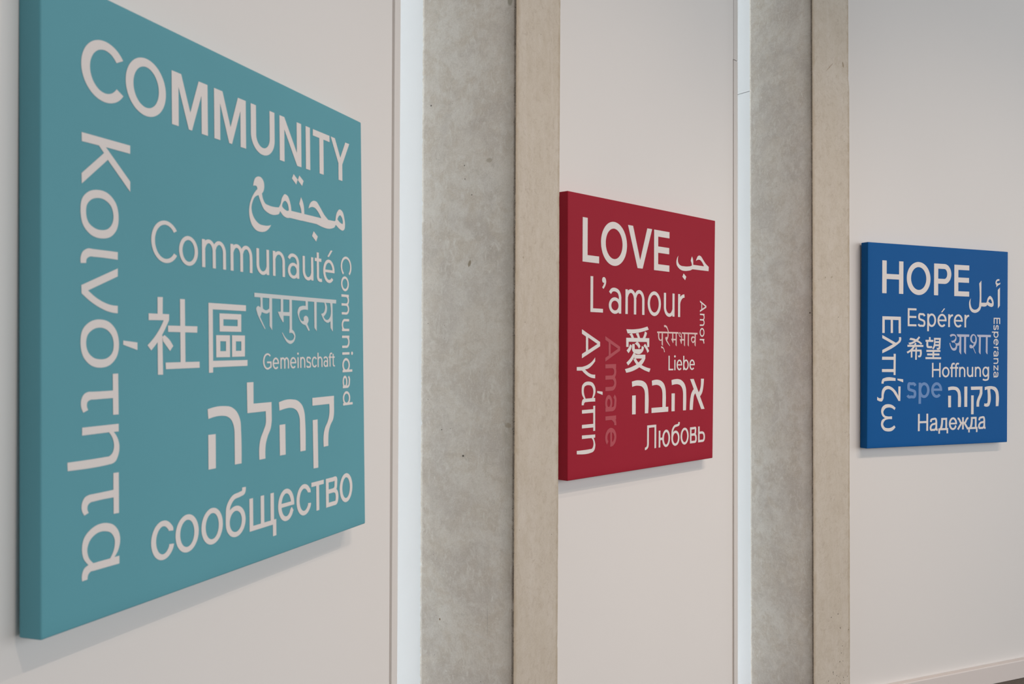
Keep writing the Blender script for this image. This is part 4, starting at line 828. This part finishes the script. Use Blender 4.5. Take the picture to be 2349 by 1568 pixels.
  ('أمل', 'w', """
P2127 2484,~2098 2316,~2119 2144,~2201 1989,~2323 1913,~2444 1902,~2586 1941,~2717 2060,~2743 2204,2732 3270,2890 3423,2895 2276,3196 2284,~3258 2291,3298 2335,~3379 2540,~3533 2649,~3668 2578,~3773 2421,~3805 2262,~3775 2130,~3692 2085,~3548 2088,3324 2184,~3280 2125,~3218 2101,2897 2093,~2810 1918,~2608 1776,~2405 1740,~2203 1788,~2050 1942,~2002 2141,~2017 2314|~3534 2482,~3628 2417,~3680 2302,3660 2258,~3546 2277,3401 2352,~3462 2441
P4273 3114,4274 2158,4123 2011,4111 2978
P4239 3536,4212 3452,~4128 3459,~4056 3420,~4025 3354,~4088 3327,4307 3371,4282 3283,~4120 3211,3992 3116,4005 3229,~3942 3314,~3952 3416,~4034 3514,~4138 3547"""),
  ('आशा', 'v', """
P630 556,~732 609,~874 625,~1016 590,~1096 494,~1110 392,~1082 301,987 222,~1051 164,~1162 159,~1257 189,~1305 257,1314 491,1207 493,1119 617,2030 615,2023 497,1798 495,1797 -405,~1757 -378,1657 -282,1657 493,1454 491,1453 -408,1421 -403,1312 -284,1317 58,~1243 40,1163 37,~1148 -86,~1070 -189,~944 -220,~801 -179,~706 -66,~642 69,617 169,672 166,~720 47,~816 -65,~927 -96,~1021 -64,~1063 39,~1036 130,~972 180,~893 194,814 179,731 276,~892 299,~1002 368,~1041 459,~1001 516,~906 537,~796 519,706 467
P~2345 639,~2475 581,~2566 443,~2575 294,~2527 155,~2431 28,2338 -42,2515 -346,2483 -363,2305 -71,~2173 -92,~2076 -67,~2043 1,~2075 82,~2139 94,~2204 72,2285 26,2373 154,~2252 187,~2138 266,~2097 380,~2136 542,~2232 623|~2354 577,~2443 523,~2474 396,~2445 258,~2365 217,~2267 268,~2218 382,~2249 520
P2581 613,3615 616,3607 499,3376 500,3370 -399,~3333 -382,3242 -284,3244 498,2875 497,2858 -402,2817 -385,2726 -287,2736 497,2663 499"""),
 ],
}

def parse(s):
    pts = []
    for tok in s.split(','):
        sm = tok[0] == '~'; a, b = tok.strip('~').split()
        pts.append((float(a), float(b), sm))
    return pts
def curve(pts, closed, step=16.0):
    """corners stay sharp, '~' nodes are passed smoothly"""
    n = len(pts); V = [Vector(p[:2]) for p in pts]
    def tan(i):
        a, b = V[(i - 1) % n], V[(i + 1) % n]
        d1, d2 = max((V[i] - a).length, 1e-6), max((b - V[i]).length, 1e-6)
        return ((V[i] - a) / d1 * d2 + (b - V[i]) / d2 * d1) / (d1 + d2)
    out = []
    for i in range(n if closed else n - 1):
        j = (i + 1) % n; p, q = V[i], V[j]; d = (q - p).length
        si = pts[i][2] and (closed or 0 < i < n - 1); sj = pts[j][2] and (closed or 0 < j < n - 1)
        out.append(p)
        if not si and not sj: continue
        ch = q - p
        m1 = tan(i) * d if si else None; m2 = tan(j) * d if sj else None
        if m1 is None: m1 = ch * 1.5 - m2 * 0.5
        if m2 is None: m2 = ch * 1.5 - m1 * 0.5
        k = max(2, min(9, int(d / step) + 2))
        for t in [e / k for e in range(1, k)]:
            t2, t3 = t * t, t * t * t
            out.append(p * (2 * t3 - 3 * t2 + 1) + m1 * (t3 - 2 * t2 + t) + q * (-2 * t3 + 3 * t2) + m2 * (t3 - t2))
    if not closed: out.append(V[-1])
    return out
def print_mesh(shapes):
    """union of all strokes and outlines of one word, as flat faces in canvas units"""
    vs, fs, kind = [], [], []
    def add(poly, kd):
        if sum(a.x * b.y - b.x * a.y for a, b in zip(poly, poly[1:] + poly[:1])) < 0: poly = poly[::-1]
        i0 = len(vs); vs.extend(poly); fs.append(list(range(i0, i0 + len(poly)))); kind.append(kd)
    for si, line in enumerate(shapes):
        if line[0] == 'P':
            loops = line[1:].split('|')
            add(curve(parse(loops[0]), True), (si, 0))
            for h in loops[1:]: add(curve(parse(h), True), (si, 1))
        else:
            wu, wv, rest = line[1:].split(' ', 2); wu, wv = float(wu) / 2, float(wv) / 2
            c = curve(parse(rest), False); Lf, Rt = [], []
            for i, p in enumerate(c):
                d1 = (p - c[i - 1]).normalized() if i else None
                d2 = (c[i + 1] - p).normalized() if i < len(c) - 1 else None
                d1 = d1 or d2; d2 = d2 or d1
                # offset in a space where the pen is round
                def nrm(d):
                    e = Vector((d.x / wu, d.y / wv)).normalized(); return Vector((-e.y, e.x))
                n1, n2 = nrm(d1), nrm(d2); m = (n1 + n2).normalized(); k = 1 / max(0.5, m.dot(n1))
                off = Vector((m.x * wu, m.y * wv)) * k
                Lf.append(p + off); Rt.append(p - off)
            for i in range(len(c) - 1):
                for tri in ([Rt[i], Rt[i + 1], Lf[i + 1]], [Rt[i], Lf[i + 1], Lf[i]]):
                    if abs((tri[1] - tri[0]).cross(tri[2] - tri[0])) > 1e-3: add(tri, (si, 0))
    ov, oe, of, _, _, orig = delaunay_2d_cdt([v / 1000 for v in vs], [], fs, 0, 1e-6)
    keep = []
    for f, ids in zip(of, orig):
        solid = {kind[i][0] for i in ids if kind[i][1] == 0}; void = {kind[i][0] for i in ids if kind[i][1] == 1}
        if solid - void: keep.append(f)
    used = sorted({i for f in keep for i in f}); mp = {i: j for j, i in enumerate(used)}
    return [ov[i] * 1000 for i in used], [[mp[i] for i in f] for f in keep]

CANV = [
    ('large teal square canvas reading COMMUNITY, nearest on the left wall panel', 'teal',
     [(-4897, 5000), (4864, 4993), (4937, -5001), (-4903, -5015)]),
    ('red square canvas reading LOVE, beside the near concrete pillar', 'red',
     [(-4966, 4990), (4964, 5023), (4826, -5018), (-4894, -5003)]),
    ('blue square canvas reading HOPE, farthest right beyond both pillars', 'blue',
     [(-4888, 5009), (4893, 5017), (4905, -5015), (-4875, -4999)])]
DEPTH = 0.0407
WORD_LABEL = {
    'COMMUNITY': 'white capital lettering COMMUNITY', 'LOVE': 'white capital lettering LOVE', 'HOPE': 'white capital lettering HOPE',
    'Amare': 'faded rose lettering Amare running down', 'spe': 'pale blue lettering spe'}
for k, (label, cname, quad) in enumerate(CANV):
    F = FACETS[k]
    root = bpy.data.objects.new('canvas_print', None); COL.objects.link(root)
    root.empty_display_size = 0.1
    rot = Matrix((F['u'], F['n'] * -1, F['v'])).transposed().to_4x4()
    root.matrix_world = Matrix.Translation(F['o']) @ rot
    root['label'] = label; root['category'] = 'canvas print'; root['group'] = 'word canvases along the curved wall'
    # local axes: x along the canvas, y into the wall, z up
    bm = bmesh.new()
    fr = [(x * S / 1e4, 0.0, z * S / 1e4) for x, z in quad]
    bk = [(x, DEPTH, z) for x, _, z in fr]
    # front in a grid so that the cloth can sag a little between the stretcher bars
    STOP = [0, .003, .007, .013, .022, .04, .08, .2, .35, .5, .65, .8, .92, .96, .978, .987, .993, .997, 1]
    G = len(STOP) - 1
    def front(i, j):
        a, b = STOP[i], STOP[j]
        tl, tr, br, bl = [Vector(p) for p in fr]
        p = (tl * (1 - a) + tr * a) * (1 - b) + (bl * (1 - a) + br * a) * b
        edge = min(a, 1 - a, b, 1 - b)
        p.y += 0.0003 * min(1.0, edge * 9) + 0.0014 * max(0.0, 1 - edge / 0.022) ** 2
        return p
    gv = [[bm.verts.new(front(i, j)) for i in range(G + 1)] for j in range(G + 1)]
    for j in range(G):
        for i in range(G): bm.faces.new((gv[j][i], gv[j][i + 1], gv[j + 1][i + 1], gv[j + 1][i]))
    rim = [gv[0][i] for i in range(G)] + [gv[j][G] for j in range(G)] + [gv[G][i] for i in range(G, 0, -1)] + [gv[j][0] for j in range(G, 0, -1)]
    back = [bm.verts.new((v.co.x, DEPTH, v.co.z)) for v in rim]
    for i in range(len(rim)):
        i2 = (i + 1) % len(rim); bm.faces.new((rim[i2], rim[i], back[i], back[i2]))
    bm.faces.new(back)
    cv = obj('canvas', bm, M_CANVAS[k], root, smooth=True, bevel=0.0024, segs=3)
    cv.modifiers['bevel'].angle_limit = R(40)
    # wooden hanging batten between canvas and wall
    bm = bmesh.new(); h0, h1 = DEPTH + 0.0003, 0.0443
    prism(bm, [(-.3, h0, .30), (.3, h0, .30), (.3, h1, .30), (-.3, h1, .30)], [(-.3, h0, .34), (.3, h0, .34), (.3, h1, .34), (-.3, h1, .34)])
    obj('hanging_batten', bm, M_ALU, root)
    for wi, (word, ink, text) in enumerate(LETTERING[k]):
        V, Fc = print_mesh([l for l in text.strip().split('\n') if l])
        me = bpy.data.meshes.new('lettering')
        me.from_pydata([(v.x * S / 1e4, -0.0003, v.y * S / 1e4) for v in V], [], Fc); me.update()
        o = link('lettering', me, INK[ink], root)
        me.flip_normals() if me.polygons[0].normal.y > 0 else None
        o['label'] = WORD_LABEL.get(word, 'printed lettering ' + word)

# ------------------------------------------------------------------ recessed ceiling downlights (above the frame)
